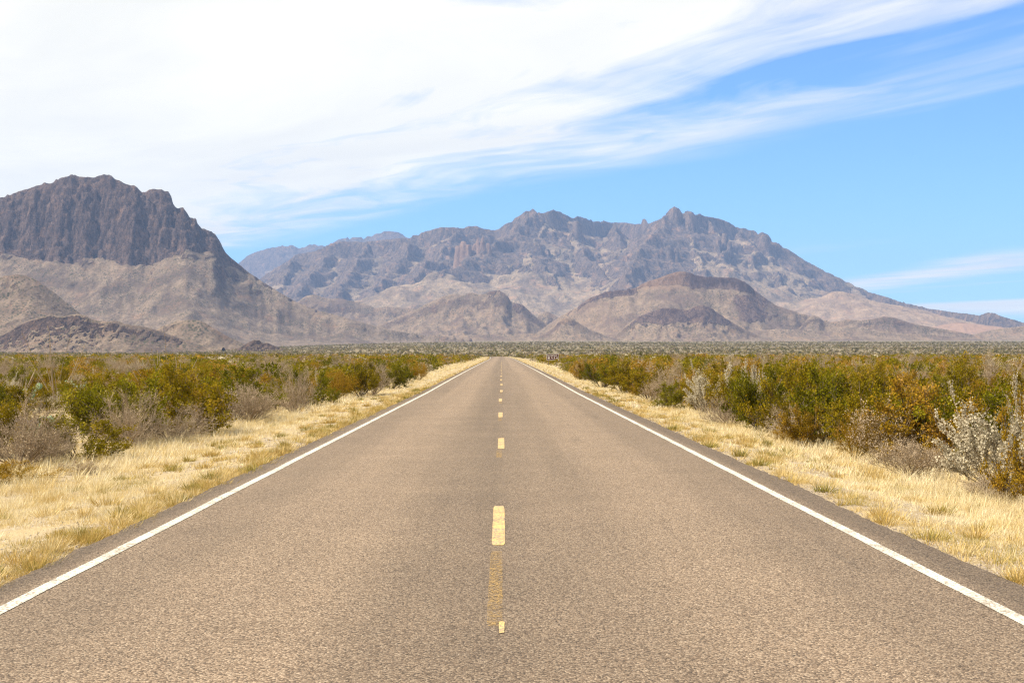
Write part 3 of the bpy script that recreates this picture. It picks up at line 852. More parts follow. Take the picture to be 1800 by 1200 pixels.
# ------------------------------------------------------------------ plants: geometry
class Geo:
    def __init__(s):
        s.V, s.F, s.t, s.n = [], [], [], 0

    def add(s, V, F, t):
        s.V.append(np.asarray(V, float)); s.F.append(np.asarray(F) + s.n)
        s.t.append(np.broadcast_to(np.asarray(t, float), (len(F),))); s.n += len(V)

    def tube(s, P, r0, r1, t, k=3):
        P = np.asarray(P, float); n = len(P)
        d = np.gradient(P, axis=0); d /= np.linalg.norm(d, axis=1, keepdims=True) + 1e-9
        u = np.cross(d, (0.31, 0.22, 0.92)); u /= np.linalg.norm(u, axis=1, keepdims=True) + 1e-9
        w = np.cross(d, u)
        r = np.linspace(r0, r1, n)[:, None]
        a = np.arange(k) * 2 * math.pi / k
        R = P[:, None, :] + (u[:, None, :] * np.cos(a)[None, :, None] + w[:, None, :] * np.sin(a)[None, :, None]) * r[:, None, :]
        F = []
        for i in range(n - 1):
            for j in range(k):
                q = (i * k + j, i * k + (j + 1) % k, (i + 1) * k + (j + 1) % k, (i + 1) * k + j)
                F += [(q[0], q[1], q[2]), (q[0], q[2], q[3])]
        s.add(R.reshape(-1, 3), F, t)

    def leaves(s, P, size, R, up=0.3, aspect=0.45, t=None):
        """one pointed leaf (two triangles folded) per point"""
        P = np.asarray(P); n = len(P)
        d = R.normal(size=(n, 3)); d[:, 2] += up
        d /= np.linalg.norm(d, axis=1, keepdims=True)
        e = np.cross(d, R.normal(size=(n, 3))); e /= np.linalg.norm(e, axis=1, keepdims=True)
        sz = (size * R.uniform(0.6, 1.35, n))[:, None]
        a = P; b = P + d * sz * 0.55 + e * sz * aspect; c = P + d * sz; f = P + d * sz * 0.55 - e * sz * aspect
        V = np.stack([a, b, c, f], 1).reshape(-1, 3)
        i = np.arange(n) * 4
        F = np.concatenate([np.stack([i, i + 1, i + 2], 1), np.stack([i, i + 2, i + 3], 1)])
        tt = R.uniform(0, 1, n) if t is None else t
        s.add(V, F, np.concatenate([tt, tt]))

    def mesh(s, name, mat, smooth=False):
        return raw_mesh(name, np.concatenate(s.V), np.concatenate(s.F), {'tint': np.concatenate(s.t)}, smooth, mats=[mat])


def curve_pts(p0, d0, L, n, R, grav=0.0, wig=0.12):
    P = [np.array(p0, float)]; d = np.array(d0, float)
    for i in range(n):
        d = d + R.normal(size=3) * wig + np.array([0, 0, grav])
        d /= np.linalg.norm(d)
        P.append(P[-1] + d * L / n)
    return np.array(P), d


def shrub(seed, n_main=15, tilt=(8, 62), n_sec=6, n_twig=4, leaf=20, leaf_size=0.026, lo=0.35, spread=1.0,
          twig_len=0.16, sec_len=0.34, grav=0.03, wand=False, stem_r=0.011, aspect=0.4, flat=0.0, lean=(0, 0)):
    """a bush of unit height grown from the ground: returns (stems, leaves) as Geo"""
    R = np.random.default_rng(seed)
    st, lf = Geo(), Geo()
    for i in range(n_main):
        a = R.uniform(0, 2 * math.pi)
        th = math.radians(tilt[0] + (tilt[1] - tilt[0]) * math.sqrt(R.uniform()))
        d = np.array([math.cos(a) * math.sin(th) * spread + lean[0], math.sin(a) * math.sin(th) * spread + lean[1], math.cos(th)])
        d /= np.linalg.norm(d)
        L = R.uniform(0.72, 1.06) * (1.0 if th < 0.6 else 0.92)
        p0 = np.array([math.cos(a), math.sin(a), 0]) * R.uniform(0, 0.09)
        P, dd = curve_pts(p0, d, L, 6, R, grav, 0.09)
        P[:, 2] = np.maximum(P[:, 2], 0.02)
        P[0, 2] = -0.06
        tt = R.uniform(0.1, 0.7)
        st.tube(P, stem_r * R.uniform(0.7, 1.3), stem_r * 0.3, tt)
        ends = []
        for j in range(n_sec):
            f = R.uniform(lo * 0.7, 0.97) * 6
            k = int(f); q = P[k] + (P[min(k + 1, 6)] - P[k]) * (f - k)
            sd = (P[min(k + 1, 6)] - P[max(k - 1, 0)]); sd /= np.linalg.norm(sd)
            sd = sd + R.normal(size=3) * (0.25 if wand else 0.5); sd[2] += 0.12; sd /= np.linalg.norm(sd)
            Q, _ = curve_pts(q, sd, sec_len * R.uniform(0.5, 1.1) * (1.25 - f / 8), 3, R, 0.04, 0.12)
            st.tube(Q, stem_r * 0.45, stem_r * 0.15, tt * 0.8 + R.uniform(0, .3))
            base_t = R.uniform(0, 1)
            for k2 in range(n_twig):
                ff = R.uniform(0.25, 1.0) * 3; kk = min(int(ff), 2)
                q2 = Q[kk] + (Q[kk + 1] - Q[kk]) * (ff - kk)
                td = (Q[kk + 1] - Q[kk]); td /= np.linalg.norm(td)
                td = td + R.normal(size=3) * (0.3 if wand else 0.6); td[2] += 0.15; td /= np.linalg.norm(td)
                T, _ = curve_pts(q2, td, twig_len * R.uniform(0.5, 1.15), 2, R, 0.02, 0.15)
                st.tube(T, stem_r * 0.2, stem_r * 0.09, min(1, tt * 0.8 + R.uniform(0, .5)))
                if leaf:
                    u = R.uniform(0.0, 1.1, leaf) * 2; ku = np.minimum(u.astype(int), 1)
                    pp = T[ku] + (T[ku + 1] - T[ku]) * (u - ku)[:, None] + R.normal(size=(leaf, 3)) * leaf_size * (0.35 if wand else 0.75)
                    lf.leaves(pp, leaf_size, R, 0.4, aspect, np.clip(base_t * 0.6 + R.uniform(0, .4, leaf), 0, 1))
            if wand and leaf:
                m2 = leaf * 5
                u = R.uniform(0.0, 3, m2); ku = np.minimum(u.astype(int), 2)
                pp = Q[ku] + (Q[ku + 1] - Q[ku]) * (u - ku)[:, None] + R.normal(size=(m2, 3)) * leaf_size * 0.45
                lf.leaves(pp, leaf_size, R, 0.5, aspect, R.uniform(0, 1, m2))
        if wand and leaf:
            m2 = leaf * 9
            u = R.uniform(lo, 1.0, m2) * 6; ku = np.minimum(u.astype(int), 5)
            pp = P[ku] + (P[ku + 1] - P[ku]) * (u - ku)[:, None] + R.normal(size=(m2, 3)) * leaf_size * 0.5
            lf.leaves(pp, leaf_size, R, 0.5, aspect, R.uniform(0, 1, m2))
    return st, lf


PROTO = {}


def make_protos():
    L = []
    for i in range(5):
        st, lf = shrub(100 + i, 17, (5, 66), 7, 5, 19, 0.031, 0.28)
        L.append((st.mesh('stems', M_STEM), lf.mesh('foliage', M_OLIVE)))
    PROTO['creosote_bush'] = L
    L = []
    for i in range(3):
        st, lf = shrub(200 + i, 30, (4, 62), 8, 6, 4, 0.020, 0.25, twig_len=0.2, sec_len=0.4, stem_r=0.0095)
        L.append((st.mesh('stems', M_GREY), lf.mesh('foliage', M_GREY)))
    PROTO['dry_bush'] = L
    L = []
    for i in range(3):
        st, lf = shrub(300 + i, 24, (6, 70), 7, 3, 9, 0.0195, 0.32, wand=True, twig_len=0.11, sec_len=0.46, stem_r=0.008, aspect=0.40)
        L.append((st.mesh('stems', M_GREY), lf.mesh('foliage', M_PALE)))
    st, lf = shrub(333, 28, (6, 72), 8, 4, 8, 0.024, 0.24, wand=True, twig_len=0.12, sec_len=0.40, stem_r=0.009, aspect=0.42)
    L.append((st.mesh('stems', M_GREY), lf.mesh('foliage', M_PALE)))
    PROTO['pale_shrub'] = L
    L = []
    for i in range(3):
        st, lf = shrub(400 + i, 26, (4, 58), 7, 6, 6, 0.024, 0.28, twig_len=0.2, sec_len=0.36, stem_r=0.007)
        L.append((st.mesh('stems', M_RUST), lf.mesh('foliage', M_RUST)))
    PROTO['rust_bush'] = L


make_protos()
COLS = {'olive': M_OLIVE, 'green': M_GREEN, 'rust': M_RUST, 'grey': M_GREY, 'pale': M_PALE}


def plant(kind, x, y, h, w, label, group=None, col=None, rz=None, var=None, cat='shrub', name=None, tiltx=0.0):
    L = PROTO[kind]
    st, lf = L[(var if var is not None else random.randrange(len(L))) % len(L)]
    o = bpy.data.objects.new(name or kind, None)
    C.objects.link(o)
    o.empty_display_size = 0.2
    o.location = (x, y, float(groundz(x, y)))
    o.rotation_euler = (0, tiltx, rz if rz is not None else random.uniform(0, 6.28))
    k = random.uniform(0.88, 1.14)
    o.scale = (w * k / 1.45, w / k / 1.45, h)
    o['label'] = label; o['category'] = cat
    if group:
        o['group'] = group
    a = link('stems', st, o)
    b = link('foliage', lf, o)
    if col and COLS[col] is not lf.materials[0]:
        b.material_slots[0].link = 'OBJECT'
        b.material_slots[0].material = COLS[col]
    return o


def at(px, D):
    return (px - HX) / FPX * D


placed = []
MARKS = []


def lm(kind, px, D, h, w, label, col=None, **kw):
    x = at(px, D)
    placed.append((x, D, w * 0.42))
    MARKS.append((px, D, label))
    return plant(kind, x, D, h, w, label, col=col, **kw)


# left of the road, near to far
lm('dry_bush', 34, 24.0, 1.15, 1.8, 'grey leafless bush at the bottom left, cut by the edge of the picture', cat='bush')
lm('creosote_bush', -30, 27, 1.5, 1.5, 'olive bush half out of the picture behind the leftmost grey bush', 'olive')
lm('dry_bush', 78, 25.2, 0.62, 1.2, 'low grey twiggy bush behind the leftmost grey bush', cat='bush')
lm('creosote_bush', 140, 25.8, 0.85, 1.75, 'low olive creosote bush with dark stems, lowest green bush at the left grass edge', 'olive', var=1)
lm('dry_bush', 222, 29.0, 1.15, 1.6, 'tall grey-stemmed bush rising behind the lowest olive bush on the left', cat='bush', var=2)
lm('creosote_bush', 215, 30.5, 1.85, 2.5, 'tall yellow-green creosote crown above grey stems on the left', 'green', var=0)
lm('creosote_bush', 142, 34.0, 1.25, 1.4, 'green bush beside the prickly pear in the left clearing', 'green', var=3)
lm('dry_bush', 300, 31.0, 0.8, 1.6, 'pinkish grey dry bush at the grass edge below the olive creosotes', cat='bush')
lm('creosote_bush', 325, 33.5, 1.70, 2.6, 'olive creosote bush leaning right, behind the pinkish dry bush', 'olive', var=2)
lm('dry_bush', 365, 34.0, 0.85, 1.5, 'dark grey dry bush beside the pale grass edge left of the road', cat='bush', var=1)
lm('creosote_bush', 412, 41.0, 1.65, 2.5, 'rounded olive-green bush below the pale topped prickly pear', 'green', var=4)
lm('dry_bush', 438, 39.0, 1.15, 1.9, 'wide brown-grey dry bush halfway along the left grass edge', cat='bush', var=0)
lm('dry_bush', 517, 45.0, 1.45, 1.5, 'bare branching bush with pale twigs standing out over the left grass', cat='bush', var=2)
lm('creosote_bush', 545, 52.0, 1.5, 1.8, 'green bush just behind the bare branching bush', 'green', var=1)
lm('creosote_bush', 585, 55.0, 0.62, 0.72, 'small round bright green bush standing alone in the left grass', 'green', var=3)
lm('rust_bush', 590, 60, 1.5, 2.0, 'orange-brown bush behind the small round green bush', 'rust')
lm('creosote_bush', 635, 62, 1.6, 2.3, 'broad olive creosote bush past the small round green bush', 'olive')
lm('dry_bush', 655, 64, 1.35, 1.9, 'brown dry bush with fanned stems in the left row', cat='bush')
lm('creosote_bush', 688, 74, 1.5, 2.0, 'dark olive creosote beside the fanned brown bush', 'green')
lm('creosote_bush', 716, 86, 0.95, 1.2, 'dark green low bush at the far left grass edge', 'green', var=2)
lm('rust_bush', 737, 95, 1.2, 1.6, 'brown bush right of the dark green low bush on the left', 'rust')
lm('rust_bush', 24, 21.0, 0.34, 1.5, 'low red-brown weed patch in the grass at the left edge of the picture', 'rust', cat='weed')
lm('rust_bush', 150, 22.5, 0.22, 0.9, 'thin reddish weeds in the pale grass below the lowest olive bush', 'grey', cat='weed', var=1)
# right of the road, far to near
lm('rust_bush', 1388, 30.0, 0.34, 0.9, 'small red-brown weed at the grass edge below the tall dark green bush', 'rust', cat='weed', var=2)
lm('creosote_bush', 1032, 94, 1.35, 1.7, 'dark rust-olive round bush at the right grass edge beyond the green one', 'rust', var=1)
lm('creosote_bush', 1058, 76, 1.65, 2.6, 'deep green creosote bush in the row right of the road', 'green', var=0)
lm('creosote_bush', 1095, 66, 1.6, 2.3, 'orange-olive creosote right of the deep green one', 'olive', var=2)
lm('creosote_bush', 1142, 57, 1.55, 2.1, 'golden olive creosote left of the grey dry bush on the right', 'olive', var=4)
lm('dry_bush', 1172, 52.5, 1.6, 1.9, 'grey-brown dry bush before the first white-leaved shrub', cat='bush', var=1)
lm('creosote_bush', 1178, 48.5, 0.95, 1.5, 'low dark green bush at the grass edge below the grey dry bush', 'green', var=3)
lm('pale_shrub', 1252, 43.5, 1.6, 2.0, 'rounded white-leaved shrub, the farther of the two big pale ones right of the road', var=3)
lm('pale_shrub', 1322, 42.0, 1.75, 1.6, 'white wands sticking out above the tall green bush on the right', var=3)
lm('dry_bush', 1283, 37.0, 0.75, 1.4, 'low grey twigs spilling onto the grass below the white-leaved shrub', cat='bush', var=2)
lm('creosote_bush', 1335, 35.0, 2.0, 1.7, 'tall dark green creosote bush beside the farther white-leaved shrub', 'green', var=0)
lm('creosote_bush', 1392, 33.0, 1.85, 1.9, 'yellow-olive creosote bush right of the tall dark green one', 'olive', var=1)
lm('creosote_bush', 1462, 29.5, 1.65, 1.9, 'bright green-centred creosote bush with dark bent stems on the right', 'green', var=2)
lm('creosote_bush', 1418, 28.8, 0.85, 1.1, 'low rusty bush at the grass edge below the yellow-olive creosote', 'rust', var=3)
lm('creosote_bush', 1525, 27.5, 1.55, 1.7, 'olive-brown creosote bush behind the pink-tan dry bush', 'olive', var=4)
lm('rust_bush', 1502, 25.2, 0.85, 0.85, 'small orange-brown bush left of the pink-tan dry bush', 'rust', var=1)
lm('rust_bush', 1556, 24.0, 1.1, 1.3, 'pink-tan feathery dry bush right of the road', 'grey', cat='bush', var=0)
lm('creosote_bush', 1622, 24.0, 1.5, 2.0, 'rust-orange bush between the pink-tan bush and the near white shrub', 'rust', var=2)
lm('dry_bush', 1600, 21.6, 0.62, 1.3, 'dark tangled dry twigs at the grass edge under the rust-orange bush', cat='bush', var=0)
lm('creosote_bush', 1680, 24.5, 1.65, 2.4, 'dark olive creosote bush behind the near white shrub', 'green', var=0)
lm('pale_shrub', 1760, 19.2, 1.40, 2.0, 'nearest white-leaved shrub with long wands at the right edge of the picture', var=3)
lm('pale_shrub', 1800, 21.2, 1.6, 1.3, 'second pale wand shrub rising behind the nearest white one', var=1)
lm('creosote_bush', 1805, 17.8, 1.25, 1.0, 'orange-brown bush in front of the nearest white shrub, cut by the right edge', 'rust', var=3)
lm('dry_bush', 1745, 18.2, 0.35, 1.0, 'low dark twiggy bush under the nearest white-leaved shrub', cat='bush', var=1)

# prickly pears: every pad is a part
def pad_mesh():
    g_ = Geo(); n, k = 7, 12
    V = []
    for i in range(n + 1):
        v = i / n; r = math.sin(math.pi * v) ** 0.7 * (0.5 + 0.14 * (v - .3))
        for j in range(k):
            a = 2 * math.pi * j / k
            V.append((math.cos(a) * r * 0.86, math.sin(a) * r * 0.17, v))
    F = []
    for i in range(n):
        for j in range(k):
            q = (i * k + j, i * k + (j + 1) % k, (i + 1) * k + (j + 1) % k, (i + 1) * k + j)
            F += [(q[0], q[1], q[2]), (q[0], q[2], q[3])]
    g_.add(V, F, 0.5)
    # spine dots
    R = np.random.default_rng(4)
    pts = []
    for _ in range(44):
        v = R.uniform(.12, .95); r = math.sin(math.pi * v) ** .7 * (.5 + .14 * (v - .3)); a = R.uniform(0, 6.28)
        pts.append((math.cos(a) * r * .87, math.sin(a) * r * .18, v))
    g_.leaves(np.array(pts), 0.09, R, 0.1, 0.05, np.full(44, 1.0))
    return g_.mesh('pad', M_PAD, True)


PAD = pad_mesh()


def cactus(px, D, size, n, label, group=None, seed=0):
    R = random.Random(seed)
    x = at(px, D)
    o = bpy.data.objects.new('prickly_pear', None); C.objects.link(o)
    o.empty_display_size = 0.2
    o.location = (x, D, float(groundz(x, D)))
    o['label'] = label; o['category'] = 'cactus'
    if group:
        o['group'] = group
    placed.append((x, D, size * 0.5))
    lst = []
    for i in range(n):
        if i < n * 0.35:
            a = R.uniform(0, 6.28); rr = size * 0.42 * math.sqrt(R.random())
            b = Vector((math.cos(a) * rr, math.sin(a) * rr * .8, -0.03)); tl = R.uniform(-.5, .5)
        else:
            p = R.choice(lst)
            tl = p[1] + R.choice((-1, 1)) * R.uniform(.2, .8)
            b = p[0] + Vector((math.sin(p[1]) * math.cos(p[2]), math.sin(p[1]) * math.sin(p[2]), math.cos(p[1]))) * p[3] * 0.93
        rz = R.uniform(-.9, .9)
        s_ = R.uniform(0.19, 0.30)
        lst.append((b, tl, rz, s_))
        q = link('pad', PAD, o)
        q.location = b
        q.rotation_euler = (0, tl, rz)
        q.scale = (s_, s_, s_)
    return o


cactus(72, 31.0, 0.7, 11, 'prickly pear with broad flat pads in the left clearing among straw grass', seed=1)
cactus(92, 29.6, 0.5, 6, 'low prickly pear clump right below the larger one in the clearing', seed=2)
cactus(415, 55, 1.7, 46, 'rounded pale blue-green prickly pear behind the olive bushes on the left', seed=3)
cactus(135, 62, 2.0, 34, 'prickly pear row with pale tips far back on the left', seed=4)
cactus(45, 48, 2.0, 40, 'large prickly pear at the left rear of the clearing', seed=5)
cactus(1690, 38, 1.5, 40, 'prickly pear with pale upright pads behind the olive bushes on the right', seed=6)
cactus(1585, 30.5, 0.5, 8, 'small pale prickly pear poking out between olive bushes on the right', seed=7)
cactus(1495, 60, 1.8, 30, 'pale prickly pear beyond the creosotes on the right', seed=8)
cactus(1522, 66, 1.2, 18, 'farther small prickly pear beside the pale one on the right', seed=9)
cactus(1190, 62, 1.6, 26, 'white-green prickly pear behind the golden olive creosote on the right', seed=10)
for o_ in C.objects:
    if o_.name.startswith('prickly_pear'):
        pass


def ocotillo(px, D, h, n, label, seed, lean=0.0):
    R = np.random.default_rng(seed)
    x = at(px, D)
    o = bpy.data.objects.new('ocotillo', None); C.objects.link(o)
    o.empty_display_size = 0.2
    o.location = (x, D, float(groundz(x, D)))
    o['label'] = label; o['category'] = 'plant'
    for i in range(n):
        a = R.uniform(0, 6.28); th = R.uniform(.08, .55)
        d = np.array([math.cos(a) * math.sin(th) + lean, math.sin(a) * math.sin(th), math.cos(th)])
        P, _ = curve_pts((0, 0, -0.05), d / np.linalg.norm(d), h * R.uniform(.7, 1.1), 9, R, 0.02, 0.05)
        g_ = Geo(); g_.tube(P, 0.015, 0.006, R.uniform(.3, .9), 4)
        u = R.uniform(1, 9, 60); k = np.minimum(u.astype(int), 8)
        g_.leaves(P[k] + (P[k + 1] - P[k]) * (u - k)[:, None], 0.035, R, .2, .2, R.uniform(.2, .9, 60))
        link('stalk', g_.mesh('stalk', M_GREY), o)
    return o


ocotillo(292, 42, 2.6, 11, 'tall thin-stalked ocotillo leaning left above the olive bushes', 1, -0.30)
ocotillo(310, 50, 2.0, 9, 'grey ocotillo right of the tall leaning one', 2, 0.1)
ocotillo(98, 52, 2.9, 10, 'upright ocotillo behind the left clearing, stalks reaching above the plain', 3)
ocotillo(30, 46, 1.7, 12, 'fanned grey ocotillo near the left edge of the picture', 4, 0.35)
ocotillo(1458, 64, 1.6, 7, 'small ocotillo beyond the creosotes on the right', 5)
ocotillo(1590, 58, 2.0, 8, 'thin-stalked ocotillo beside the pale shrubs on the right', 6, -0.1)


def yucca(px, D, h, label, seed):
    R = np.random.default_rng(seed)
    x = at(px, D)
    o = bpy.data.objects.new('yucca', None); C.objects.link(o)
    o.location = (x, D, float(groundz(x, D)))
    o['label'] = label; o['category'] = 'yucca'
    t_ = Geo(); P, _ = curve_pts((0, 0, -.1), (0, 0, 1), h * .6, 4, R, 0, .03); t_.tube(P, .13, .09, .4, 7)
    link('trunk', t_.mesh('trunk', M_STEM), o)
    g_ = Geo()
    for i in range(120):
        d = R.normal(size=3); d[2] += .45; d /= np.linalg.norm(d)
        e = np.cross(d, (0, 0, 1)); e /= np.linalg.norm(e) + 1e-6
        b = P[-1]; L_ = h * R.uniform(.35, .48)
        g_.add([b - e * .02, b + e * .02, b + d * L_], [(0, 1, 2)], R.uniform(0, 1))
    link('blades', g_.mesh('blades', M_YUCCA), o)


yucca(1126, 205, 2.6, 'dark spiky yucca standing above the bushes right of the sign', 1)
yucca(1714, 130, 2.0, 'dark spiky yucca far back on the right among pale shrubs', 2)

# dark stones in the left clearing
def stone_mesh(seed, n=2):
    import bmesh
    bm = bmesh.new(); bmesh.ops.create_icosphere(bm, subdivisions=n, radius=0.5)
    me = bpy.data.meshes.new('stone')
    R = random.Random(seed); o3 = Vector((R.random() * 9, R.random() * 9, R.random() * 9))
    from mathutils import noise as mn
    for v in bm.verts:
        k = 1 + 0.45 * mn.noise(v.co * 2.2 + o3)
        v.co = Vector((v.co.x * 1.2, v.co.y, v.co.z * 0.7)) * k
    bm.to_mesh(me); bm.free()
    at_ = me.attributes.new('tint', 'FLOAT', 'POINT')
    me.materials.append(M_STONE)
    return me


SM = [stone_mesh(i) for i in range(4)]
for i, (px, D, s, lab) in enumerate([(44, 36.5, 0.62, 'dark stone in the left clearing, left end of the row'), (58, 36.8, 0.5, 'dark stone second from the left in the clearing row'),
                                    (70, 37.5, 0.42, 'dark stone in the middle of the clearing row'), (84, 37.6, 0.46, 'dark stone right end of the row below the olive bush'), (50, 35.6, 0.3, 'small dark stone in front of the clearing row')]):
    x = at(px, D)
    o = link('boulder', SM[i % 4], label=lab, category='rock')
    o.location = (x, D, float(groundz(x, D)) + s * 0.12); o.scale = (s, s, s * .8); o.rotation_euler = (0, 0, i * 1.3)

# ------------------------------------------------------------------ the rest of the near scrub, bush by bush
R2 = random.Random(5)
cand = []
for side in (-1, 1):
    ymax = 150
    n_try = 9000
    for _ in range(n_try):
        y = 14 + (ymax - 14) * R2.random() ** 0.72
        off0 = 7.6 if side < 0 else 6.7
        if y < 60 and side < 0:
            off0 = 7.9
        xm = 0.42 * y + 6
        if xm < off0 + 1:
            continue
        x = side * R2.uniform(off0, xm)
        ax_ = abs(x)
        w = R2.uniform(1.2, 2.2)
        pxx = HX + FPX * x / y
        # clearings
        if side < 0 and y < 43 and pxx < 190:
            continue
        op = pn(x / 9.0, y / 9.0, 88) + 0.5 * pn(x / 3.5, y / 3.5, 89)
        thr = 0.12 if side < 0 else 0.28
        if ax_ > off0 + 3.0 and op > thr:
            continue
        rad = w * 0.40
        if any((x - a) ** 2 + (y - b) ** 2 < (rad + c * 0.95) ** 2 for a, b, c in placed if abs(b - y) < 3):
            continue
        placed.append((x, y, rad))
        cand.append((x, y, w, side))
cand.sort(key=lambda c: c[1])
LAB = {
    'creosote_bush': {'olive': 'olive creosote bush', 'green': 'dark green creosote bush', 'rust': 'rust-tinged creosote bush'},
    'dry_bush': {'grey': 'grey leafless bush'}, 'pale_shrub': {'pale': 'white-leaved shrub'}, 'rust_bush': {'rust': 'orange-brown feathery bush'}}
cnt = {}
ALL = []
rest = []
SHORT = [(-1, 34, 24.5, 'bottom-left grey bush'), (-1, 132, 25.8, 'lowest olive bush'), (-1, 222, 29, 'tall grey-stemmed bush'), (-1, 72, 31, 'clearing with prickly pears'), (-1, 318, 35.5, 'olive bush leaning right'),
         (-1, 415, 55, 'round blue-green prickly pear'), (-1, 517, 45, 'bare branching bush'), (-1, 590, 57, 'small round green bush'), (-1, 655, 64, 'fanned brown bush'), (-1, 716, 86, 'dark green low bush'), (-1, 135, 62, 'far prickly pear row'),
         (-1, 292, 42, 'tall leaning ocotillo'), (-1, 45, 48, 'rear prickly pear'), (1, 1058, 76, 'deep green creosote'), (1, 1142, 57, 'golden olive creosote'), (1, 1248, 44.5, 'farther white-leaved shrub'), (1, 1335, 35, 'tall dark green bush'),
         (1, 1462, 29.5, 'green-centred creosote'), (1, 1556, 24.6, 'pink-tan feathery bush'), (1, 1690, 38, 'upright-padded prickly pear'), (1, 1765, 19.2, 'nearest white shrub'), (1, 1495, 60, 'pale far prickly pear'), (1, 971, 205, 'brown sign'), (1, 1590, 58, 'right-hand ocotillo')]
SEEN = {}


def where_is(px_, x, y, side, w):
    b = min((k for k in SHORT if k[0] == side), key=lambda k: abs(k[1] - px_) / 60 + abs(math.log(k[2] / y)) * 3)
    d = px_ - b[1]
    hor = '' if abs(d) < 18 else (' and left' if d < 0 else ' and right')
    rat = y / b[2]
    if rat > 1.9:
        dep = 'far behind'
    elif rat > 1.12:
        dep = 'just behind'
    elif rat > 0.9:
        dep = 'beside'; hor = ''
    else:
        dep = 'in front'
    if dep == 'beside':
        dep = 'just left' if d < 0 else 'just right'
    of = ' of the ' if (hor or dep in ('just left', 'just right', 'in front')) else ' the '
    size = 'wide' if w > 1.85 else ('small' if w < 1.45 else 'mid-sized')
    return '(%s) ' % size + dep + hor + of + b[3]


for x, y, w, side in cand:
    u = R2.random()
    tall = 1.0 if abs(x) < 12 or side > 0 else 0.86
    if u < 0.66:
        kind, col = 'creosote_bush', R2.choice(['olive', 'olive', 'olive', 'olive', 'green', 'green', 'rust'] if side < 0 else ['olive', 'olive', 'olive', 'green', 'rust', 'rust'])
    elif u < 0.80:
        kind, col = 'dry_bush', 'grey'
    elif u < 0.88:
        kind, col = 'rust_bush', 'rust'
    else:
        kind, col = 'pale_shrub', 'pale'
        if abs(x) < 14 and y < 60:
            kind, col = 'creosote_bush', 'olive'
    cnt[kind] = cnt.get(kind, 0)
    h = w * R2.uniform(0.52, 0.95) * tall
    if kind == 'pale_shrub':
        h *= .8
    if side < 0 and y < 40:
        h *= 0.85
    if cnt[kind] >= (285 if kind != 'creosote_bush' else 235) or y > 118:
        rest.append((x, y, w, h, {'olive': .3, 'green': .12, 'rust': .55, 'grey': .76, 'pale': .96}[col]))
        continue
    cnt[kind] += 1
    pxx = HX + FPX * x / y
    ws_ = where_is(pxx, x, y, side, w)
    lab = ws_[1:ws_.index(')')] + ' ' + LAB[kind][col] + ws_[ws_.index(')') + 1:]
    grp = '%s %s of the road' % (LAB[kind][col].replace('bush', 'bushes').replace('shrub', 'shrubs'), 'left' if side < 0 else 'right')
    ALL.append([pxx, lab, kind, x, y, h, w, grp, col])

ORD = ['leftmost', 'second-from-left', 'third-from-left', 'fourth-from-left', 'fifth-from-left', 'sixth-from-left', 'seventh-from-left', 'eighth-from-left', 'ninth-from-left',
       'tenth-from-left', 'eleventh-from-left', 'twelfth-from-left', 'thirteenth-from-left', 'fourteenth-from-left', 'fifteenth-from-left', 'sixteenth-from-left']
by_lab = {}
for a in ALL:
    by_lab.setdefault(a[1], []).append(a)
for lab, lst in by_lab.items():
    if len(lst) > 1:
        lst.sort(key=lambda a: a[0])
        for q, a in enumerate(lst):
            a[1] = (ORD[q] if q < len(ORD) - 1 and q < len(lst) - 1 else ('rightmost' if q == len(lst) - 1 else ORD[-1])) + ' ' + lab
for pxx, lab, kind, x, y, h, w, grp, col in ALL:
    plant(kind, x, y, h, w, lab, grp, col, cat='shrub' if kind in ('creosote_bush', 'pale_shrub') else 'bush')

# ------------------------------------------------------------------ scrub too far off to count
def lod(n, size, seed, flat=0.75):
    R = np.random.default_rng(seed)
    a = R.uniform(0, 2 * math.pi, n); r = np.sqrt(R.uniform(0, 1, n)); z = R.uniform(0, 1, n)
    k = np.sqrt(np.clip(1 - (z * 0.92) ** 2.2, 0, 1)) * (0.55 + 0.45 * z ** 0.4)
    P = np.stack([np.cos(a) * r * k * 0.55, np.sin(a) * r * k * 0.55, z * 0.92], 1)
    d = R.normal(size=(n, 3)); d[:, 2] = d[:, 2] * 0.8 + 0.5; d /= np.linalg.norm(d, axis=1, keepdims=True)
    e = np.cross(d, R.normal(size=(n, 3))); e /= np.linalg.norm(e, axis=1, keepdims=True)
    s_ = size * R.uniform(.6, 1.3, n)[:, None]
    V = np.stack([P - e * s_ * .35, P + e * s_ * .35, P + d * s_], 1)
    return V, R.uniform(-0.09, 0.09, n)


def scatter(items, protos):
    """items: arrays x,y,z,w,h,tint,rot ; protos: list of (V,t)"""
    x, y, z, w, h, t, rot = items
    Vs, Ts = [], []
    pid = rng.integers(0, len(protos), len(x))
    for i, (V, tv) in enumerate(protos):
        s_ = pid == i
        if not s_.any():
            continue
        c, s2 = np.cos(rot[s_]), np.sin(rot[s_])
        A = V.reshape(-1, 3)
        X = (A[None, :, 0] * c[:, None] - A[None, :, 1] * s2[:, None]) * w[s_, None] + x[s_, None]
        Y = (A[None, :, 0] * s2[:, None] + A[None, :, 1] * c[:, None]) * w[s_, None] + y[s_, None]
        Zz = A[None, :, 2] * h[s_, None] + z[s_, None]
        Vs.append(np.stack([X, Y, Zz], -1).reshape(-1, 3))
        Ts.append((t[s_, None] + tv[None, :]).ravel())
    return np.concatenate(Vs), np.clip(np.concatenate(Ts), 0, 1)


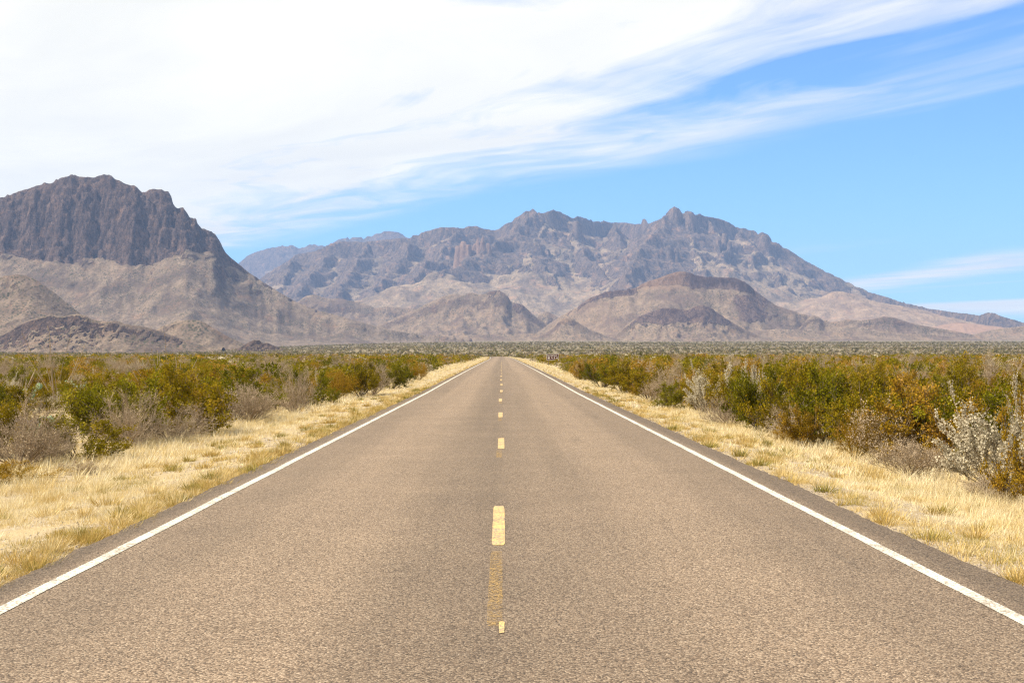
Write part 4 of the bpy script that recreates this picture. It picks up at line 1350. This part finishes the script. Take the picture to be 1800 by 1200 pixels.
def scrub_field(name, y0, y1, dens, nleaf, size, seed, extra=None, mat=None, wr=(1.2, 2.3), off=7.0, xk=0.58, clump=(14, 0.1)):
    area_n = int(dens * (y1 ** 2 - y0 ** 2) * xk)
    u = rng.uniform(0, 1, area_n)
    y = np.sqrt(y0 ** 2 + (y1 ** 2 - y0 ** 2) * u)
    x = rng.uniform(-1, 1, area_n) * (xk * y + 8)
    rx = x - roadx(y)
    k = (np.abs(rx) > off + rng.uniform(0, 1.5, area_n)) | (y > 640)
    k &= (pn(x / clump[0], y / clump[0], seed) + 0.4 * pn(x / 4, y / 4, seed + 1)) < 0.35 + clump[1]
    x, y = x[k], y[k]
    w = rng.uniform(*wr, len(x)); h = w * rng.uniform(.4, .85, len(x))
    zone = pn(x / 22, y / 22, seed + 4)
    t = np.clip(rng.choice([.12, .25, .35, .42, .55, .74, .84, .97], len(x), p=[.12, .2, .2, .12, .10, .12, .08, .06]) + zone * 0.08, 0, 1)
    if extra:
        e = np.array(extra)
        x = np.append(x, e[:, 0]); y = np.append(y, e[:, 1]); w = np.append(w, e[:, 2]); h = np.append(h, e[:, 3]); t = np.append(t, e[:, 4])
    z = groundz(x, y) - 0.03
    V, T = scatter((x, y, z, w, h, t, rng.uniform(0, 6.28, len(x))), [lod(nleaf, size, seed + i) for i in range(5)])
    F = np.arange(len(V)).reshape(-1, 3)
    link(name, raw_mesh(name, V, F, {'tint': T}, mats=[mat or M_SCRUB]), kind='stuff',
         label='olive and rust scrub covering the plain further off', category='scrub')
    return len(F)


NT = {}
if rest:
    e = np.array(rest)
    V, T = scatter((e[:, 0], e[:, 1], groundz(e[:, 0], e[:, 1]) - .03, e[:, 2], e[:, 3], e[:, 4], rng.uniform(0, 6.28, len(e))), [lod(420, 0.085, 900 + i) for i in range(4)])
    link('mid_scrub', raw_mesh('mid_scrub', V, np.arange(len(V)).reshape(-1, 3), {'tint': T}, mats=[M_SCRUB]), kind='stuff', label='mixed olive, rust and grey scrub beyond the nearest rows of bushes', category='scrub')
    NT['mid'] = len(V) // 3
NT['far'] = scrub_field('far_scrub', 150, 400, 0.105, 42, 0.20, 500)
NT['plain'] = scrub_field('plain_scrub', 400, 1100, 0.022, 9, 0.5, 520, mat=M_FARSCRUB, clump=(40, 0.1), wr=(1.3, 2.6))
NT['bajada'] = scrub_field('distant_scrub', 1100, 3300, 0.0055, 5, 0.8, 540, mat=M_FARSCRUB, clump=(120, 0.05), wr=(2.0, 4.2), off=0)


# ------------------------------------------------------------------ roadside grass
def tufts(cx, cy, nb, h, w, spread, tint, lean=0.5, wind=(0.1, 0.02), tj=0.1):
    """blades as single tapered triangles grouped in tufts; arrays per tuft"""
    n = len(cx)
    i = np.repeat(np.arange(n), nb)
    m = len(i)
    a = rng.uniform(0, 2 * math.pi, m); r = rng.uniform(0, 1, m) ** .6
    px_, py_ = cx[i] + np.cos(a) * r * spread[i], cy[i] + np.sin(a) * r * spread[i]
    z = groundz(px_, py_) - 0.012
    H = h[i] * rng.uniform(.45, 1.15, m)
    th = lean * r * rng.uniform(.5, 2.0, m)
    dx = np.cos(a) * np.sin(th) + wind[0] + rng.normal(0, .22, m)
    dy = np.sin(a) * np.sin(th) + wind[1] + rng.normal(0, .22, m)
    b = rng.uniform(0, math.pi, m)
    ww = w[i] * rng.uniform(.6, 1.3, m) / 2
    ux, uy = np.cos(b) * ww, np.sin(b) * ww
    V = np.empty((m, 3, 3))
    V[:, 0] = np.stack([px_ - ux, py_ - uy, z], 1)
    V[:, 1] = np.stack([px_ + ux, py_ + uy, z], 1)
    V[:, 2] = np.stack([px_ + dx * H, py_ + dy * H, z + H * np.cos(th)], 1)
    return V, np.clip(tint[i] + rng.normal(0, tj, m) * 0.6, 0, .95)


def verge(side, y0, y1, n, nb, hs, ws, kind):
    """kind: edge, mid, tall"""
    y = rng.uniform(y0, y1, n)
    e0 = 3.66 if side < 0 else 3.82
    pat = None
    if kind == 'edge':
        o = np.abs(rng.normal(0, .26, n)) + 0.05
        o = o + 0.1 * pn(y / 1.3, y * 0, 7)
        keep = pn(y / 0.62, y * 0 + side, 17) > (-0.12 if side < 0 else 0.0)
        h = (.10 + .14 * sst(pn(y / .55, y * 0 + 3, 71), -.3, .5)) * rng.uniform(.7, 1.0, n); t = np.clip(.42 + .3 * pn(y / .9, o * 2, 72) + rng.normal(0, .06, n), .1, .7)
    elif kind == 'mid':
        o = rng.uniform(.2, 2.6, n)
        nz = pn(o / .9 + 50 * side, y / 1.6, 18) + .4 * pn(o / .3, y / .4, 20)
        keep = nz > (-0.30 if side < 0 else -0.50)
        h = rng.uniform(.3, 1.0, n) * .13; t = np.clip(.74 + .25 * pn(o / .7, y / 1.2, 19) + rng.normal(0, .12, n), .1, .93)
        g_ = (pn(o / 1.1, y / 2.1, 23) > .38) & (rng.uniform(0, 1, n) < .6)
        t = np.where(g_, rng.uniform(.1, .3, n), t)
    else:
        lo_, hi_ = (1.7, 4.9) if side < 0 else (1.2, 3.4)
        o = rng.uniform(lo_, hi_, n)
        keep = (pn(o / 1.2 + 9 * side, y / 1.8, 28) > -0.60)
        ramp_ = sst(o, lo_, lo_ + 1.3)
        h = (.08 + .17 * ramp_ + .06 * pn(o / .5, y / .5, 73)) * rng.uniform(.5, 1.15, n); t = np.clip(.80 + .22 * pn(o / .9, y / 1.1, 74) + rng.normal(0, .09, n), .25, .93)
        rd = (pn(o / .8, y / 1.5, 29) > .42) & (rng.uniform(0, 1, n) < .5)
        t = np.where(rd, rng.uniform(.9, .95, n) * 0 + .44, t)
    x = side * (e0 + o) + roadx(y)
    x, y, h, t = x[keep], y[keep], h[keep], t[keep]
    return tufts(x, y, nb, h * hs, np.full(len(x), ws), np.full(len(x), .07 if kind == 'edge' else .11) * (1 + .6 * (hs > 1)), t,
                 .8 if kind == 'edge' else .55, (.12, .03))


GV, GT = [], []
for side in (-1, 1):
    for (y0, y1, f, ws, nb) in ((8, 20, 1.3, .0060, 20), (20, 45, .50, .012, 13), (45, 110, .17, .028, 8), (110, 320, .045, .07, 5), (320, 640, .025, .14, 4)):
        Lr = y1 - y0
        for kind, dn, hs in (('edge', 42, 1.0), ('mid', 120, 1.0), ('tall', 150, 1.0)):
            if side > 0 and kind == 'edge':
                dn = 20
            V, T = verge(side, y0, y1, int(dn * f * Lr), nb, hs, ws, kind)
            GV.append(V.reshape(-1, 3)); GT.append(T)
# fuller mounds of grass that cast their own shade
for side, n, o0, o1 in ((-1, 150, 0.0, .45), (-1, 120, .6, 2.6), (1, 60, .05, .5), (1, 110, .5, 2.4)):
    y = 8.5 + 60 * rng.uniform(0, 1, n) ** 1.25
    o = rng.uniform(o0, o1, n)
    x = side * ((3.68 if side < 0 else 3.84) + o)
    V, T = tufts(x, y, 170, rng.uniform(.10, .20, n), .007 + y * .0003, rng.uniform(.09, .19, n), rng.choice([.12, .22, .34, .42, .55, .66], n), 1.15, (.05, .02), .12)
    GV.append(V.reshape(-1, 3)); GT.append(T)
# straw in the clearings between the bushes
n = 15000
y = 15 + 85 * rng.uniform(0, 1, n) ** .8
x = rng.choice([-1, 1], n)
x = np.sign(x) * (7.2 + rng.uniform(0, 1, n) * (0.40 * y - 3))
k = pn(x / 6, y / 6, 61) > -.25
x, y = x[k], y[k]
V, T = tufts(x, y, 7, rng.uniform(.12, .36, len(x)), np.full(len(x), .022), np.full(len(x), .18), np.clip(rng.normal(.72, .12, len(x)), .2, .92), .7)
GV.append(V.reshape(-1, 3)); GT.append(T)
GV = np.concatenate(GV); GT = np.concatenate(GT)
link('grass', raw_mesh('grass', GV, np.arange(len(GV)).reshape(-1, 3), {'tint': GT}, mats=[M_GRASS]), kind='stuff',
     label='dry straw-yellow grass along both edges of the road', category='grass')
NT['grass'] = len(GT)

# gravel on the verges
n = 16000
y = 8 + 50 * rng.uniform(0, 1, n) ** 1.5
side = rng.choice([-1, 1], n)
x = side * (np.where(side < 0, 3.69, 3.81) + np.abs(rng.normal(0, 1, n)) * rng.choice([.16, 1.0], n, p=[.4, .6]))
r = rng.uniform(.006, .022, n) * (1 + y / 60)
z = groundz(x, y)
z = np.where((x < 3.81) & (x > -3.69), z + 0.055, z)
T0 = np.array([(1, 0, -.3), (-.5, .87, -.3), (-.5, -.87, -.3), (0.1, 0, .8)])
F0 = np.array([(0, 1, 3), (1, 2, 3), (2, 0, 3)])
rot = rng.uniform(0, 6.28, n)
c, s_ = np.cos(rot)[:, None], np.sin(rot)[:, None]
V = np.stack([(T0[:, 0] * c - T0[:, 1] * s_) * r[:, None] + x[:, None], (T0[:, 0] * s_ + T0[:, 1] * c) * r[:, None] + y[:, None], T0[:, 2] * r[:, None] * .7 + z[:, None]], -1)
V += rng.normal(0, .15, V.shape) * r[:, None, None]
F = (F0[None] + 4 * np.arange(n)[:, None, None]).reshape(-1, 3)
link('gravel', raw_mesh('gravel', V.reshape(-1, 3), F, {'tint': np.repeat(rng.uniform(0, .9, n) ** 2 * np.where(np.abs(x) < 4.15, .25, 1.0), 3)}, mats=[M_GRAVEL]), kind='stuff',
     label='pale loose gravel along the broken edges of the pavement', category='gravel')

# ------------------------------------------------------------------ the brown sign
def flat_mat(name, col, rough=0.5):
    m, g = new_mat(name)
    c = g.mix(g.ss(g.noise(g.pos, 6, 3), .4, .8, 0, .12), col, tuple(k * .7 for k in col))
    principled(g, c, rough, None, .3)
    return m


M_SB, M_SW, M_POST = flat_mat('sign_brown', (0.085, 0.018, 0.010)), flat_mat('sign_white', (0.80, 0.76, 0.70)), flat_mat('sign_post', (0.16, 0.12, 0.09), .8)
import bmesh
SD = 205.0
sx_, sw, sh = at(971.5, SD), 1.86, 0.96
stp = zat(621.8, SD)


def box(cx, cy, cz, a, b, c_, bev=0.0):
    bm = bmesh.new(); bmesh.ops.create_cube(bm, size=1)
    for v in bm.verts:
        v.co = Vector((v.co.x * a + cx, v.co.y * b + cy, v.co.z * c_ + cz))
    if bev:
        bmesh.ops.bevel(bm, geom=bm.edges[:], offset=bev, segments=2, affect='EDGES')
    return bm


def bmobj(name, bm, mat, parent, **k):
    me = bpy.data.meshes.new(name); bm.to_mesh(me); bm.free(); me.materials.append(mat)
    return link(name, me, parent, **k)


sg = bpy.data.objects.new('road_sign', None); C.objects.link(sg)
sg.location = (sx_, SD, float(groundz(sx_, SD)))
sg['label'] = 'brown information sign with white lettering, four white symbols and pale border right of the road'
sg['category'] = 'road sign'
zt = stp - sg.location.z
zc = zt - sh / 2
bmobj('panel', box(0, 0, zc, sw, .03, sh, .006), M_SB, sg)
b_ = .036
for (cx, cz, a, c_) in ((0, zc + sh / 2 - b_ / 2, sw, b_), (0, zc - sh / 2 + b_ / 2, sw, b_), (-sw / 2 + b_ / 2, zc, b_, sh - 2 * b_), (sw / 2 - b_ / 2, zc, b_, sh - 2 * b_)):
    bmobj('border', box(cx, -.020, cz, a, .008, c_), M_SW, sg)
for q in (-.62, .62):
    bmobj('post', box(q, .07, zt / 2 - .2, .09, .09, zt + .3), M_POST, sg)


def text(body, x, z, size, parent, name):
    cu = bpy.data.curves.new('t', 'FONT'); cu.body = body; cu.size = size; cu.extrude = .003; cu.offset = .008
    to = bpy.data.objects.new('t', cu)
    C.objects.link(to)
    dg = bpy.context.evaluated_depsgraph_get()
    me = bpy.data.meshes.new_from_object(to.evaluated_get(dg))
    bpy.data.objects.remove(to)
    me.materials.clear(); me.materials.append(M_SW)
    o = link(name, me, parent)
    o.rotation_euler = (math.radians(90), 0, 0); o.location = (x, -.022, z)
    return o


text('Sam Nail Ranch', -sw / 2 + .14, zc + .15, .235, sg, 'lettering')


def sym(polys, cx, cz, s_):
    bm = bmesh.new()
    for p in polys:
        vs_ = [bm.verts.new((cx + a * s_, -.021, cz + b * s_)) for a, b in p]
        bm.faces.new(vs_)
    r_ = bmesh.ops.extrude_face_region(bm, geom=bm.faces[:])
    bmesh.ops.translate(bm, verts=[v for v in r_['geom'] if isinstance(v, bmesh.types.BMVert)], vec=(0, .006, 0))
    bmesh.ops.recalc_face_normals(bm, faces=bm.faces[:])
    return bmobj('symbol', bm, M_SW, sg)


zr = zc - .14
sym([[(-.5, -.45), (-.06, -.45), (-.06, .45), (-.5, .45)], [(.06, -.45), (.5, -.45), (.5, .45), (.06, .45)], [(-.05, -.1), (.05, -.1), (.05, .2), (-.05, .2)]], -.60, zr, .30)
sym([[(-.30, .1), (.30, .1), (.26, .45), (-.26, .45)], [(-.62, -.45), (-.40, -.45), (-.12, .09), (-.30, .09)], [(.40, -.45), (.62, -.45), (.30, .09), (.12, .09)], [(-.5, -.12), (.5, -.12), (.45, .03), (-.45, .03)]], -.13, zr, .27)
sym([[(-.12, .32), (.08, .32), (.08, .5), (-.12, .5)], [(-.18, -.05), (.1, -.1), (.06, .3), (-.16, .3)], [(-.18, -.06), (-.02, -.08), (-.22, -.5), (-.38, -.5)], [(.0, -.1), (.12, -.12), (.34, -.5), (.2, -.5)], [(.14, .15), (.3, .0), (.34, .06), (.14, .26)], [(-.4, -.02), (-.2, -.02), (-.2, .28), (-.4, .28)]], .29, zr, .33)
sym([[(-.42, .05), (.42, .05), (0, .5)], [(-.15, -.5), (.15, -.5), (.15, .045), (-.15, .045)]], .66, zr, .32)
print('TRIS', NT, 'plants', cnt)
# ------------------------------------------------------------------ haze
hz = raw_mesh('haze', np.array([(x, y, z) for z in (-30, 1260) for y in (-3400, 17200) for x in (-17000, 17000)], float),
              np.array([(0, 2, 3, 1), (4, 5, 7, 6), (0, 1, 5, 4), (2, 6, 7, 3), (0, 4, 6, 2), (1, 3, 7, 5)]))
hm = bpy.data.materials.new('haze_air')
hm.use_nodes = True
hm.node_tree.nodes.clear()
_o = hm.node_tree.nodes.new('ShaderNodeOutputMaterial')
_v = hm.node_tree.nodes.new('ShaderNodeVolumePrincipled')
_v.inputs['Color'].default_value = (0.35, 0.55, 1.0, 1)
_v.inputs['Density'].default_value = 4.8e-5
_v.inputs['Anisotropy'].default_value = 0.0
hm.node_tree.links.new(_v.outputs[0], _o.inputs['Volume'])
hz.materials.append(hm)
link('haze', hz, kind='stuff')
